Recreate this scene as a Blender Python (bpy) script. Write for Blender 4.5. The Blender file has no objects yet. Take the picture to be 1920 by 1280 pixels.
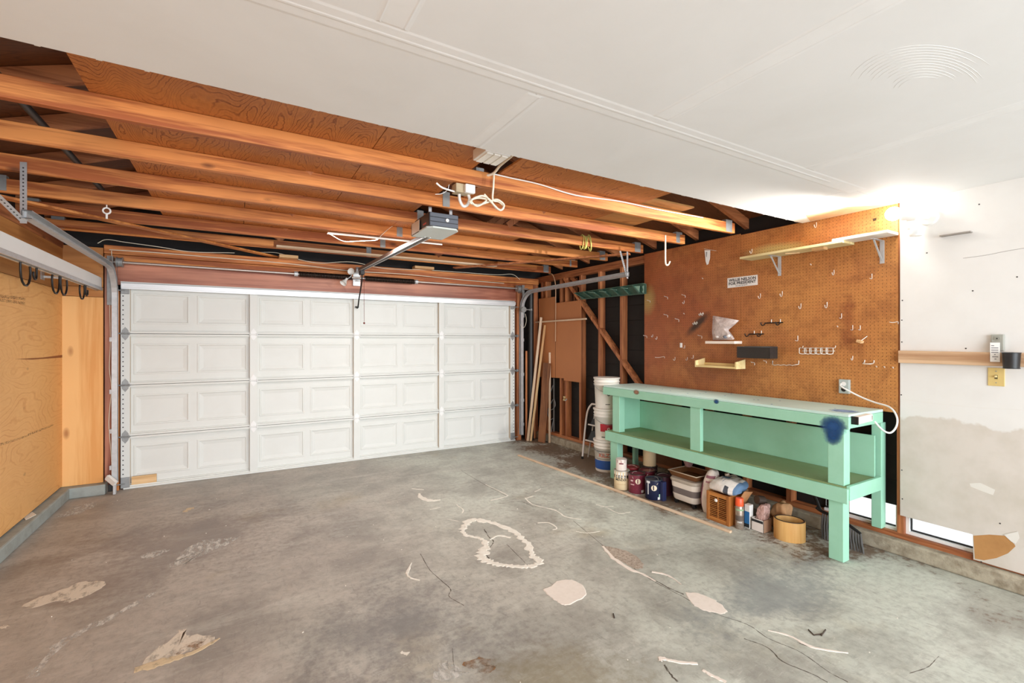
import bpy, bmesh, math, random
from mathutils import Vector, Matrix
random.seed(7)
scene = bpy.context.scene
COL = scene.collection

# ------------------------------------------------------------------ camera, world, lights, exposure
FPX, YAW, CX, CY, HC = 877.0, math.radians(30.4), 960.0, 639.0, 1.535
cam = bpy.data.cameras.new('camera'); cam_ob = bpy.data.objects.new('camera', cam); COL.objects.link(cam_ob)
cam.sensor_width = 36.0; cam.lens = FPX / 1920.0 * 36.0; cam.clip_start = 0.02; cam.clip_end = 200
cam.shift_y = (CY - 640.0) / 1920.0
cam_ob.location = (0, 0, HC); cam_ob.rotation_euler = (math.pi / 2, 0, -YAW)
scene.camera = cam_ob

world = bpy.data.worlds.new('world'); scene.world = world; world.use_nodes = True
wb = world.node_tree.nodes['Background']
wb.inputs[0].default_value = (0.93, 0.96, 1.0, 1); wb.inputs[1].default_value = 2.2

def area_light(name, loc, rot, sx, sy, power, col):
    l = bpy.data.lights.new(name, 'AREA'); l.shape = 'RECTANGLE'; l.size = sx; l.size_y = sy
    l.energy = power; l.color = col
    o = bpy.data.objects.new(name, l); COL.objects.link(o); o.location = loc; o.rotation_euler = rot
    return o
# added daylight lamp for an invented doorway in the unseen rear wall
area_light('added_rear_light', (1.3, -4.8, 1.75), (math.radians(90), 0, 0), 6.5, 3.3, 540, (0.86, 0.93, 1.0))

vs = scene.view_settings
vs.view_transform = 'Standard'; vs.look = 'None'; vs.gamma = 1.0; vs.use_curve_mapping = False
vs.exposure = 0.12

# ------------------------------------------------------------------ photo pixel -> point on a known plane
FW = Vector((math.sin(YAW), math.cos(YAW), 0)); RT = Vector((math.cos(YAW), -math.sin(YAW), 0)); CAM = Vector((0, 0, HC))
def ray(u, v): return FW + RT * ((u - CX) / FPX) - Vector((0, 0, 1)) * ((v - CY) / FPX)
def PX(u, v, x): d = ray(u, v); return CAM + d * (x / d.x)
def PY(u, v, y): d = ray(u, v); return CAM + d * (y / d.y)
def PZ(u, v, z=0.0): d = ray(u, v); return CAM + d * ((z - HC) / d.z)

# ------------------------------------------------------------------ mesh helpers
class MB:
    def __init__(s): s.v = []; s.f = []; s.sm = []
    def add(s, vs, fs, smooth=False):
        o = len(s.v); s.v += [Vector(q) for q in vs]; s.f += [tuple(o + i for i in q) for q in fs]; s.sm += [smooth] * len(fs); return s
    def box(s, x0, x1, y0, y1, z0, z1):
        vs = [(x, y, z) for x in (x0, x1) for y in (y0, y1) for z in (z0, z1)]
        return s.add(vs, [(0, 1, 3, 2), (4, 6, 7, 5), (0, 4, 5, 1), (2, 3, 7, 6), (0, 2, 6, 4), (1, 5, 7, 3)])
    def cbox(s, c, sz, rot=None):
        h = [q / 2 for q in sz]; c = Vector(c)
        vs = [Vector((x, y, z)) for x in (-h[0], h[0]) for y in (-h[1], h[1]) for z in (-h[2], h[2])]
        if rot is not None: vs = [rot @ q for q in vs]
        return s.add([c + q for q in vs], [(0, 1, 3, 2), (4, 6, 7, 5), (0, 4, 5, 1), (2, 3, 7, 6), (0, 2, 6, 4), (1, 5, 7, 3)])
    def bar(s, p0, p1, w, t, up=(0, 0, 1)):
        """rectangular bar from p0 to p1: width w across (perpendicular to up), thickness t along up"""
        p0 = Vector(p0); p1 = Vector(p1); d = (p1 - p0).normalized(); u = Vector(up); u = (u - d * u.dot(d)).normalized(); a = d.cross(u)
        vs = [p + a * (i * w / 2) + u * (j * t / 2) for p in (p0, p1) for i in (-1, 1) for j in (-1, 1)]
        return s.add(vs, [(0, 1, 3, 2), (4, 6, 7, 5), (0, 4, 5, 1), (2, 3, 7, 6), (0, 2, 6, 4), (1, 5, 7, 3)])
    def cyl(s, p0, p1, r0, r1=None, n=16, caps=True):
        r1 = r0 if r1 is None else r1; p0 = Vector(p0); p1 = Vector(p1); d = (p1 - p0).normalized()
        u = d.orthogonal().normalized(); w = d.cross(u)
        cs = [(math.cos(2 * math.pi * i / n), math.sin(2 * math.pi * i / n)) for i in range(n)]
        vs = [p0 + (u * c + w * q) * r0 for c, q in cs] + [p1 + (u * c + w * q) * r1 for c, q in cs]
        s.add(vs, [(i, (i + 1) % n, n + (i + 1) % n, n + i) for i in range(n)], True)
        if caps:
            s.add(vs[:n], [tuple(reversed(range(n)))]); s.add(vs[n:], [tuple(range(n))])
        return s
    def tube(s, pts, r, n=8, closed=False, caps=True):
        pts = [Vector(p) for p in pts]; m = len(pts); u = None; rings = []
        for i in range(m):
            a = pts[i - 1] if (i or closed) else pts[0]; b = pts[(i + 1) % m] if (i < m - 1 or closed) else pts[-1]
            d = (b - a).normalized()
            if u is None: u = d.orthogonal().normalized()
            u = (u - d * u.dot(d));
            u = d.orthogonal().normalized() if u.length < 1e-6 else u.normalized()
            w = d.cross(u); rr = r[i] if isinstance(r, (list, tuple)) else r
            rings.append([pts[i] + (u * math.cos(2 * math.pi * k / n) + w * math.sin(2 * math.pi * k / n)) * rr for k in range(n)])
        vs = [q for g in rings for q in g]; fs = []
        for i in range(m if closed else m - 1):
            j = (i + 1) % m
            fs += [(i * n + k, i * n + (k + 1) % n, j * n + (k + 1) % n, j * n + k) for k in range(n)]
        s.add(vs, fs, True)
        if caps and not closed:
            s.add(rings[0], [tuple(reversed(range(n)))]); s.add(rings[-1], [tuple(range(n))])
        return s
    def lathe(s, prof, c=(0, 0, 0), n=24, smooth=True, cap0=True, cap1=True):
        c = Vector(c); m = len(prof)
        vs = [c + Vector((r * math.cos(2 * math.pi * k / n), r * math.sin(2 * math.pi * k / n), z)) for r, z in prof for k in range(n)]
        fs = [(i * n + k, i * n + (k + 1) % n, (i + 1) * n + (k + 1) % n, (i + 1) * n + k) for i in range(m - 1) for k in range(n)]
        s.add(vs, fs, smooth)
        if cap0: s.add(vs[:n], [tuple(reversed(range(n)))])
        if cap1: s.add(vs[-n:], [tuple(range(n))])
        return s
    def prism(s, poly, e):
        """polygon (list of 3d points) swept along vector e"""
        n = len(poly); e = Vector(e); vs = [Vector(p) for p in poly] + [Vector(p) + e for p in poly]
        fs = [(i, (i + 1) % n, n + (i + 1) % n, n + i) for i in range(n)] + [tuple(reversed(range(n))), tuple(range(n, 2 * n))]
        return s.add(vs, fs)
    def sphere(s, c, r, n=12, m=8, sc=(1, 1, 1)):
        c = Vector(c); vs = [c + Vector((0, 0, r * sc[2]))]
        for i in range(1, m):
            t = math.pi * i / m
            vs += [c + Vector((r * sc[0] * math.sin(t) * math.cos(2 * math.pi * k / n), r * sc[1] * math.sin(t) * math.sin(2 * math.pi * k / n), r * sc[2] * math.cos(t))) for k in range(n)]
        vs.append(c - Vector((0, 0, r * sc[2]))); L = len(vs) - 1
        fs = [(0, 1 + k, 1 + (k + 1) % n) for k in range(n)]
        for i in range(m - 2):
            fs += [(1 + i * n + k, 1 + (i + 1) * n + k, 1 + (i + 1) * n + (k + 1) % n, 1 + i * n + (k + 1) % n) for k in range(n)]
        fs += [(L, L - n + (k + 1) % n, L - n + k) for k in range(n)]
        return s.add(vs, fs, True)
    def mesh(s, name, off=Vector((0, 0, 0))):
        me = bpy.data.meshes.new(name); me.from_pydata([tuple(q - off) for q in s.v], [], s.f)
        me.polygons.foreach_set('use_smooth', s.sm)
        bm = bmesh.new(); bm.from_mesh(me); bmesh.ops.recalc_face_normals(bm, faces=bm.faces); bm.to_mesh(me); bm.free()
        return me
    def build(s, name, mat, parent=None, bevel=0.0, seg=2, origin=None, subdiv=0, local=False):
        if parent is None:
            if origin is None:
                xs = [q.x for q in s.v]; ys = [q.y for q in s.v]; zs = [q.z for q in s.v]
                origin = Vector(((min(xs) + max(xs)) / 2, (min(ys) + max(ys)) / 2, min(zs)))
            off = Vector(origin)
        else:
            off = Vector((0, 0, 0)) if local else world_off(parent)
        me = s.mesh(name, off)
        if mat is not None: me.materials.append(mat)
        o = bpy.data.objects.new(name, me); COL.objects.link(o)
        if parent is None: o.location = off
        else: o.parent = parent
        if bevel > 0:
            m = o.modifiers.new('bevel', 'BEVEL'); m.width = bevel; m.segments = seg; m.limit_method = 'ANGLE'; m.angle_limit = math.radians(40)
        if subdiv:
            m = o.modifiers.new('subdivision', 'SUBSURF'); m.levels = subdiv; m.render_levels = subdiv
        return o

def world_off(o):
    r = Vector((0, 0, 0))
    while o is not None: r += Vector(o.location); o = o.parent
    return r
def tag(o, label, cat, group=None):
    o['label'] = label; o['category'] = cat
    if group: o['group'] = group
    return o
def thing(name, label, cat, loc=(0, 0, 0), group=None):
    o = bpy.data.objects.new(name, None); COL.objects.link(o); o.location = loc; o.empty_display_size = 0.05
    return tag(o, label, cat, group)
def structure(name, label=None):
    o = bpy.data.objects.new(name, None); COL.objects.link(o); o['kind'] = 'structure'; o.empty_display_size = 0.05
    if label: o['label'] = label
    return o
def lab(o, text): o['label'] = text; return o
def copy_tree(o, parent=None, loc=None):
    c = o.copy(); COL.objects.link(c); c.parent = parent
    if loc is not None: c.location = loc
    for ch in list(o.children): copy_tree(ch, c)
    return c
def smooth_pts(pts, k=6):
    """Catmull-Rom through the points"""
    P = [Vector(p) for p in pts]; P = [P[0] * 2 - P[1]] + P + [P[-1] * 2 - P[-2]]; out = []
    for i in range(1, len(P) - 2):
        for j in range(k):
            t = j / k; a, b, c, d = P[i - 1], P[i], P[i + 1], P[i + 2]
            out.append(0.5 * ((2 * b) + (c - a) * t + (2 * a - 5 * b + 4 * c - d) * t * t + (3 * b - a - 3 * c + d) * t ** 3))
    out.append(P[-2]); return out
def text_2d(txt, size, align='CENTER', bold=0.0):
    cu = bpy.data.curves.new('lettering', 'FONT'); cu.body = txt; cu.size = size; cu.align_x = align; cu.align_y = 'CENTER'
    cu.offset = bold; cu.resolution_u = 2
    o = bpy.data.objects.new('lettering', cu); COL.objects.link(o)
    dg = bpy.context.evaluated_depsgraph_get(); me = bpy.data.meshes.new_from_object(o.evaluated_get(dg))
    vs = [Vector(v.co) for v in me.vertices]; fs = [tuple(p.vertices) for p in me.polygons]
    bpy.data.objects.remove(o); bpy.data.curves.remove(cu); bpy.data.meshes.remove(me)
    return vs, fs
def add_text(mb, txt, size, fn, bold=0.0, sx=1.0):
    vs, fs = text_2d(txt, size, bold=bold); mb.add([fn(q.x * sx, q.y) for q in vs], fs)

# ------------------------------------------------------------------ materials
MATS = {}
def nt(name):
    m = bpy.data.materials.new(name); m.use_nodes = True; t = m.node_tree; b = t.nodes['Principled BSDF']; return m, t, b
def N(t, typ, **kw):
    n = t.nodes.new(typ)
    for k, v in kw.items(): setattr(n, k, v)
    return n
def ramp(t, fac, stops, interp='LINEAR'):
    r = N(t, 'ShaderNodeValToRGB'); r.color_ramp.interpolation = interp
    el = r.color_ramp.elements
    while len(el) < len(stops): el.new(0.5)
    for e, (p, c) in zip(el, stops): e.position = p; e.color = c if len(c) == 4 else (*c, 1)
    t.links.new(fac, r.inputs[0]); return r.outputs[0]
def mixc(t, fac, a, b, blend='MIX'):
    m = N(t, 'ShaderNodeMix', data_type='RGBA', blend_type=blend)
    for s_, v in ((m.inputs[0], fac), (m.inputs[6], a), (m.inputs[7], b)):
        if hasattr(v, 'node'): t.links.new(v, s_)
        elif isinstance(v, (int, float)): s_.default_value = v
        else: s_.default_value = v if len(v) == 4 else (*v, 1)
    return m.outputs[2]
def math_(t, op, a, b=0.0, c=None, clamp=False):
    m = N(t, 'ShaderNodeMath', operation=op, use_clamp=clamp)
    for s_, v in zip(m.inputs, (a, b, c)):
        if v is None: continue
        if hasattr(v, 'node'): t.links.new(v, s_)
        else: s_.default_value = v
    return m.outputs[0]
def coords(t, scale=(1, 1, 1), kind='Object', rand=False, loc=(0, 0, 0)):
    tc = N(t, 'ShaderNodeTexCoord'); mp = N(t, 'ShaderNodeMapping'); mp.inputs['Scale'].default_value = scale; mp.inputs['Location'].default_value = loc
    if kind == 'World':
        g = N(t, 'ShaderNodeNewGeometry'); src = g.outputs['Position']
    else: src = tc.outputs[kind]
    if rand:
        oi = N(t, 'ShaderNodeObjectInfo'); vm = N(t, 'ShaderNodeVectorMath', operation='MULTIPLY_ADD')
        vm.inputs[1].default_value = (1, 1, 1); t.links.new(src, vm.inputs[0])
        sc = N(t, 'ShaderNodeVectorMath', operation='SCALE'); sc.inputs[0].default_value = (13.1, 7.7, 9.3); t.links.new(oi.outputs['Random'], sc.inputs['Scale'])
        t.links.new(sc.outputs[0], vm.inputs[2]); src = vm.outputs[0]
    t.links.new(src, mp.inputs[0]); return mp.outputs[0]
def noise(t, vec, scale, detail=3, rough=0.5, dist=0.0):
    n = N(t, 'ShaderNodeTexNoise'); n.inputs['Scale'].default_value = scale; n.inputs['Detail'].default_value = detail
    n.inputs['Roughness'].default_value = rough; n.inputs['Distortion'].default_value = dist; t.links.new(vec, n.inputs['Vector']); return n.outputs[0]
def bump(t, b, h, strength=0.2, dist=0.01):
    n = N(t, 'ShaderNodeBump'); n.inputs['Strength'].default_value = strength; n.inputs['Distance'].default_value = dist
    t.links.new(h, n.inputs['Height']); t.links.new(n.outputs[0], b.inputs['Normal'])
def setc(t, b, c):
    if hasattr(c, 'node'): t.links.new(c, b.inputs['Base Color'])
    else: b.inputs['Base Color'].default_value = (*c, 1)
def lin(r, g, b_):
    f = lambda c: (c / 255 / 12.92) if c / 255 <= 0.04045 else ((c / 255 + 0.055) / 1.055) ** 2.4
    return (f(r), f(g), f(b_))
def plain(name, rgb, rough=0.6, metal=0.0, spec=0.5, dirt=0.0, dscale=8.0, dcol=(0.5, 0.45, 0.4), bumps=0.0, bscale=60.0, emit=None, alpha=None, coat=0.0):
    if name in MATS: return MATS[name]
    m, t, b = nt(name); c = lin(*rgb); b.inputs['Roughness'].default_value = rough; b.inputs['Metallic'].default_value = metal
    b.inputs['Specular IOR Level'].default_value = spec; b.inputs['Coat Weight'].default_value = coat
    v = coords(t, rand=True)
    if dirt > 0:
        nz = noise(t, v, dscale, 5, 0.65); fac = ramp(t, nz, [(0.42, (0, 0, 0)), (0.72, (1, 1, 1))])
        setc(t, b, mixc(t, math_(t, 'MULTIPLY', fac, dirt), c, tuple(q * d for q, d in zip(c, dcol))))
    else: setc(t, b, c)
    if bumps > 0: bump(t, b, noise(t, v, bscale, 4, 0.6), bumps, 0.004)
    if emit: b.inputs['Emission Color'].default_value = (*lin(*rgb), 1); b.inputs['Emission Strength'].default_value = emit
    if alpha is not None: b.inputs['Alpha'].default_value = alpha
    MATS[name] = m; return m
def wood(name, light, dark, axis='X', scale=1.0, ring=14.0, rough=0.6, knots=0.5, contrast=2.0, grime=0.25, knotcol=None):
    """sawn lumber: grain lines stretched along one axis, knots and grime"""
    key = name + '_' + axis
    if key in MATS: return MATS[key]
    m, t, b = nt(key); L = lin(*light); D = lin(*dark); b.inputs['Roughness'].default_value = rough
    st = 0.055
    sc = {'X': (st, 1, 1), 'Y': (1, st, 1), 'Z': (1, 1, st)}[axis]
    v = coords(t, sc, rand=True); v2 = coords(t, rand=True)
    n1 = noise(t, v, ring * scale, 4, 0.6, 0.6)
    n2 = noise(t, v, ring * 6 * scale, 3, 0.6)
    n3 = noise(t, v2, 1.3, 3, 0.5)
    g = math_(t, 'ADD', math_(t, 'MULTIPLY', n1, 0.72), math_(t, 'MULTIPLY', n2, 0.28))
    f = ramp(t, g, [(0.5 - 0.16 / contrast, (0, 0, 0)), (0.5 + 0.16 / contrast, (1, 1, 1))])
    c = mixc(t, f, D, L)
    ksc = {'X': (0.45, 1, 1), 'Y': (1, 0.45, 1), 'Z': (1, 1, 0.45)}[axis]
    vk = coords(t, ksc, rand=True)
    vo = N(t, 'ShaderNodeTexVoronoi'); vo.inputs['Scale'].default_value = 4.2 * scale; vo.inputs['Randomness'].default_value = 1.0; t.links.new(vk, vo.inputs['Vector'])
    kf = ramp(t, vo.outputs['Distance'], [(0.05, (1, 1, 1)), (0.10, (0, 0, 0))])
    c = mixc(t, math_(t, 'MULTIPLY', kf, knots), c, tuple(q * 0.35 for q in D) if knotcol is None else lin(*knotcol))
    gr = ramp(t, n3, [(0.35, (1, 1, 1)), (0.62, (0, 0, 0))])
    c = mixc(t, math_(t, 'MULTIPLY', gr, grime), c, tuple(q * 0.5 for q in D))
    setc(t, b, c); bump(t, b, g, 0.12, 0.004); MATS[key] = m; return m
def ply(name, light, dark, axis='Z', scale=1.0, rough=0.55, swirl=5.0, knots=0.5, ringscale=7.0, contrast=0.2, grime=0.2, lineamt=0.9):
    """rotary-cut plywood veneer: wandering contour grain"""
    key = name + '_' + axis
    if key in MATS: return MATS[key]
    m, t, b = nt(key); L = lin(*light); D = lin(*dark); b.inputs['Roughness'].default_value = rough
    sc = {'X': (0.22, 1, 1), 'Y': (1, 0.22, 1), 'Z': (1, 1, 0.22)}[axis]
    v = coords(t, sc, rand=True)
    h0 = noise(t, v, 1.5 * scale, 3, 0.55, 0.3); wig = noise(t, coords(t, rand=True), 26 * scale, 3, 0.6)
    h = math_(t, 'ADD', h0, math_(t, 'MULTIPLY', wig, 0.010))
    s_ = math_(t, 'FRACT', math_(t, 'MULTIPLY', h, swirl * ringscale))
    tri = math_(t, 'ABSOLUTE', math_(t, 'SUBTRACT', s_, 0.5))
    line = ramp(t, tri, [(0.0, (0, 0, 0)), (contrast, (1, 1, 1)), (0.5, (0.75, 0.75, 0.75))])
    fine = noise(t, v, 60 * scale, 3, 0.6)
    pat = noise(t, coords(t, rand=True), 3.0 * scale, 3, 0.6)
    lw = math_(t, 'MULTIPLY', ramp(t, pat, [(0.35, (0.25,) * 3), (0.65, (0.85,) * 3)]), math_(t, 'SUBTRACT', 1.0, line))
    g = math_(t, 'SUBTRACT', math_(t, 'ADD', 0.55, math_(t, 'MULTIPLY', fine, 0.7)), math_(t, 'MULTIPLY', lw, lineamt), clamp=True)
    c = mixc(t, g, D, L)
    vk = coords(t, {'X': (0.5, 1, 1), 'Y': (1, 0.5, 1), 'Z': (1, 1, 0.5)}[axis], rand=True)
    vo = N(t, 'ShaderNodeTexVoronoi'); vo.inputs['Scale'].default_value = 4.6 * scale; t.links.new(vk, vo.inputs['Vector'])
    kf = ramp(t, vo.outputs['Distance'], [(0.03, (1, 1, 1)), (0.075, (0, 0, 0))])
    c = mixc(t, math_(t, 'MULTIPLY', kf, knots), c, tuple(q * 0.45 for q in D))
    n3 = noise(t, coords(t, rand=True), 1.1, 3, 0.5); gr = ramp(t, n3, [(0.35, (1, 1, 1)), (0.65, (0, 0, 0))])
    c = mixc(t, math_(t, 'MULTIPLY', gr, grime), c, tuple(q * 0.6 for q in D))
    setc(t, b, c); bump(t, b, fine, 0.08, 0.002); MATS[key] = m; return m

def mat_floor():
    m, t, b = nt('floor_concrete'); v = coords(t, kind='World')
    big = noise(t, v, 0.55, 4, 0.55); mid = noise(t, v, 1.9, 5, 0.62, 0.4); fin = noise(t, v, 22, 5, 0.7); spk = noise(t, v, 130, 2, 0.6)
    strk = noise(t, coords(t, (0.35, 1.6, 1), 'World'), 3.2, 5, 0.65, 0.8)
    g = N(t, 'ShaderNodeNewGeometry'); sx = N(t, 'ShaderNodeSeparateXYZ'); t.links.new(g.outputs['Position'], sx.inputs[0])
    # older brown-stained slab towards the left, cleaner grey-green cement towards the bench
    side = math_(t, 'ADD', math_(t, 'MULTIPLY', sx.outputs[0], 0.30), math_(t, 'MULTIPLY', math_(t, 'SUBTRACT', big, 0.5), 1.4))
    side = math_(t, 'SUBTRACT', side, math_(t, 'MULTIPLY', sx.outputs[1], 0.02))
    sf = ramp(t, side, [(0.02, (0, 0, 0)), (0.62, (1, 1, 1))])
    base = mixc(t, sf, lin(180, 171, 161), lin(200, 202, 190))
    d1 = ramp(t, mid, [(0.36, (1, 1, 1)), (0.58, (0, 0, 0))])
    c = mixc(t, math_(t, 'MULTIPLY', d1, 0.62), base, lin(130, 123, 115))
    d2 = ramp(t, strk, [(0.52, (0, 0, 0)), (0.74, (1, 1, 1))])
    c = mixc(t, math_(t, 'MULTIPLY', d2, 0.35), c, lin(222, 219, 208))
    oc = ramp(t, noise(t, coords(t, kind='World', loc=(5, 3, 0)), 1.25, 4, 0.6), [(0.60, (0, 0, 0)), (0.72, (1, 1, 1))])
    c = mixc(t, math_(t, 'MULTIPLY', oc, 0.35), c, lin(158, 138, 98))
    d3 = ramp(t, fin, [(0.30, (1, 1, 1)), (0.55, (0, 0, 0))])
    c = mixc(t, math_(t, 'MULTIPLY', d3, 0.45), c, lin(132, 126, 118))
    sc1 = noise(t, coords(t, (1.0, 5.0, 1), 'World'), 14, 5, 0.75, 1.0); c = mixc(t, math_(t, 'MULTIPLY', ramp(t, sc1, [(0.58, (0, 0, 0)), (0.70, (1, 1, 1))]), 0.35), c, lin(226, 222, 212))
    sc2 = noise(t, coords(t, (4.0, 1.2, 1), 'World', loc=(3, 1, 0)), 9, 5, 0.7, 0.6); c = mixc(t, math_(t, 'MULTIPLY', ramp(t, sc2, [(0.56, (0, 0, 0)), (0.72, (1, 1, 1))]), 0.40), c, lin(118, 112, 106))
    d4 = ramp(t, spk, [(0.66, (0, 0, 0)), (0.74, (1, 1, 1))])
    c = mixc(t, math_(t, 'MULTIPLY', d4, 0.3), c, lin(222, 218, 208))
    # dark oil stain where cars stood, brown dirt along the right wall under the bench
    def blob(cx, cy, rx, ry, col, amt, c, soft=(0.25, 1.0)):
        vm = N(t, 'ShaderNodeMapping'); vm.vector_type = 'TEXTURE'; vm.inputs['Location'].default_value = (cx, cy, 0); vm.inputs['Scale'].default_value = (rx, ry, 1)
        t.links.new(g.outputs['Position'], vm.inputs[0]); ln = N(t, 'ShaderNodeVectorMath', operation='LENGTH'); t.links.new(vm.outputs[0], ln.inputs[0])
        d = math_(t, 'ADD', ln.outputs['Value'], math_(t, 'ADD', math_(t, 'MULTIPLY', math_(t, 'SUBTRACT', mid, 0.5), 2.2), math_(t, 'MULTIPLY', math_(t, 'SUBTRACT', fin, 0.5), 1.6)))
        f = ramp(t, d, [(soft[0], (1, 1, 1)), (soft[1], (0, 0, 0))]); return mixc(t, math_(t, 'MULTIPLY', f, amt), c, col)
    c = blob(0.80, 2.45, 0.62, 0.60, lin(112, 110, 110), 0.55, c, (0.0, 1.25))
    c = blob(0.15, 1.9, 0.7, 0.45, lin(120, 112, 102), 0.5, c, (0.0, 1.2))
    c = blob(-0.35, 4.4, 1.0, 0.9, lin(128, 112, 104), 0.45, c)
    c = blob(0.55, 1.35, 0.5, 0.3, lin(138, 120, 84), 0.5, c)
    c = blob(1.15, 1.55, 0.5, 0.4, lin(150, 138, 100), 0.4, c)
    c = blob(2.9, 1.65, 0.9, 0.25, lin(140, 146, 146), 0.6, c)
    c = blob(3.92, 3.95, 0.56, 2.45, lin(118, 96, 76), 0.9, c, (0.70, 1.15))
    setc(t, b, c)
    rg = ramp(t, mid, [(0.3, (0.42, 0.42, 0.42)), (0.7, (0.62, 0.62, 0.62))]); t.links.new(rg, b.inputs['Roughness'])
    b.inputs['Specular IOR Level'].default_value = 0.35
    bump(t, b, math_(t, 'ADD', fin, math_(t, 'MULTIPLY', mid, 1.5)), 0.12, 0.006); return m
def mat_pegboard():
    m, t, b = nt('pegboard_hardboard'); v = coords(t, kind='World')
    n1 = noise(t, v, 1.4, 4, 0.6); n2 = noise(t, v, 7, 5, 0.7, 0.4); n3 = noise(t, v, 90, 3, 0.6)
    g = N(t, 'ShaderNodeNewGeometry'); sx = N(t, 'ShaderNodeSeparateXYZ'); t.links.new(g.outputs['Position'], sx.inputs[0]); Y = sx.outputs[1]; Z = sx.outputs[2]
    f1 = ramp(t, math_(t, 'ADD', math_(t, 'MULTIPLY', math_(t, 'SUBTRACT', Y, 1.5), 0.34), math_(t, 'MULTIPLY', math_(t, 'SUBTRACT', n1, 0.5), 1.3)), [(0.1, (0, 0, 0)), (0.75, (1, 1, 1))])
    c = mixc(t, f1, lin(196, 134, 72), lin(168, 92, 50))
    c = mixc(t, math_(t, 'MULTIPLY', ramp(t, n2, [(0.36, (1, 1, 1)), (0.54, (0, 0, 0))]), 0.4), c, lin(118, 62, 34))
    c = mixc(t, math_(t, 'MULTIPLY', ramp(t, n3, [(0.35, (1, 1, 1)), (0.6, (0, 0, 0))]), 0.25), c, lin(120, 66, 36))
    def blob(cy, cz, ry, rz, rot, col, amt, c, soft=(0.35, 1.0), wob=0.8):
        vm = N(t, 'ShaderNodeMapping'); vm.vector_type = 'TEXTURE'; vm.inputs['Location'].default_value = (4.12, cy, cz); vm.inputs['Rotation'].default_value = (rot, 0, 0); vm.inputs['Scale'].default_value = (1, ry, rz)
        t.links.new(g.outputs['Position'], vm.inputs[0]); ln = N(t, 'ShaderNodeVectorMath', operation='LENGTH'); t.links.new(vm.outputs[0], ln.inputs[0])
        d = math_(t, 'ADD', ln.outputs['Value'], math_(t, 'MULTIPLY', math_(t, 'SUBTRACT', n2, 0.5), wob))
        f = ramp(t, d, [(soft[0], (1, 1, 1)), (soft[1], (0, 0, 0))]); return mixc(t, math_(t, 'MULTIPLY', f, amt), c, col)
    p = PX(1215, 562, 4.12); c = blob(p.y, p.z, 0.13, 0.20, 0, lin(176, 146, 84), 0.85, c, wob=0.3)       # pale patch at the edge by the studs
    p = PX(1455, 468, 4.12); c = blob(p.y, p.z, 0.30, 0.07, 0.05, lin(196, 174, 112), 0.9, c, wob=0.4)
    p = PX(1308, 607, 4.12); c = blob(p.y, p.z, 0.055, 0.23, 0.9, lin(44, 34, 26), 0.9, c, wob=0.5)        # black soot streak
    p = PX(1350, 690, 4.12); c = blob(p.y, p.z, 0.5, 0.25, 0, lin(120, 66, 36), 0.45, c)
    p = PX(1590, 600, 4.12); c = blob(p.y, p.z, 0.07, 0.25, 0, lin(122, 56, 30), 0.5, c, wob=2.0)
    # punched hole grid, 25 mm
    yy = math_(t, 'SUBTRACT', math_(t, 'FRACT', math_(t, 'MULTIPLY', Y, 1 / 0.0256)), 0.5); zz = math_(t, 'SUBTRACT', math_(t, 'FRACT', math_(t, 'MULTIPLY', Z, 1 / 0.0256)), 0.5)
    r2 = math_(t, 'SQRT', math_(t, 'ADD', math_(t, 'MULTIPLY', yy, yy), math_(t, 'MULTIPLY', zz, zz)))
    hole = math_(t, 'LESS_THAN', r2, 0.115)
    c = mixc(t, math_(t, 'MULTIPLY', hole, 0.85), c, lin(58, 30, 16))
    setc(t, b, c); b.inputs['Roughness'].default_value = 0.5; return m
def mat_paint(name, rgb, dirt=0.12, rough=0.75, smudge=(190, 184, 174), scale=2.0):
    if name in MATS: return MATS[name]
    m, t, b = nt(name); v = coords(t, kind='World'); n = noise(t, v, scale, 5, 0.6, 0.5); f = noise(t, v, 40, 3, 0.5)
    c = mixc(t, math_(t, 'MULTIPLY', ramp(t, n, [(0.42, (0, 0, 0)), (0.7, (1, 1, 1))]), dirt), lin(*rgb), lin(*smudge))
    setc(t, b, c); b.inputs['Roughness'].default_value = rough; b.inputs['Specular IOR Level'].default_value = 0.25
    bump(t, b, f, 0.06, 0.002); MATS[name] = m; return m
def mat_wallpaint():
    """white painted drywall, lower half left in unpainted grey-beige"""
    m, t, b = nt('drywall_two_tone'); v = coords(t, kind='World'); n = noise(t, v, 2.2, 5, 0.62); n2 = noise(t, v, 30, 3, 0.5)
    g = N(t, 'ShaderNodeNewGeometry'); sx = N(t, 'ShaderNodeSeparateXYZ'); t.links.new(g.outputs['Position'], sx.inputs[0])
    edge = math_(t, 'ADD', sx.outputs[2], math_(t, 'MULTIPLY', math_(t, 'SUBTRACT', n, 0.5), 0.28))
    f = ramp(t, edge, [(0.985, (0, 0, 0)), (1.0, (1, 1, 1))])
    lo = mixc(t, ramp(t, noise(t, v, 5, 4, 0.6), [(0.4, (0, 0, 0)), (0.7, (1, 1, 1))]), lin(214, 206, 197), lin(202, 194, 182))
    hi = mixc(t, math_(t, 'MULTIPLY', ramp(t, n, [(0.45, (0, 0, 0)), (0.7, (1, 1, 1))]), 0.3), lin(228, 226, 222), lin(208, 204, 198))
    setc(t, b, mixc(t, f, lo, hi)); b.inputs['Roughness'].default_value = 0.75; b.inputs['Specular IOR Level'].default_value = 0.25
    bump(t, b, n2, 0.06, 0.002); return m
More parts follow.
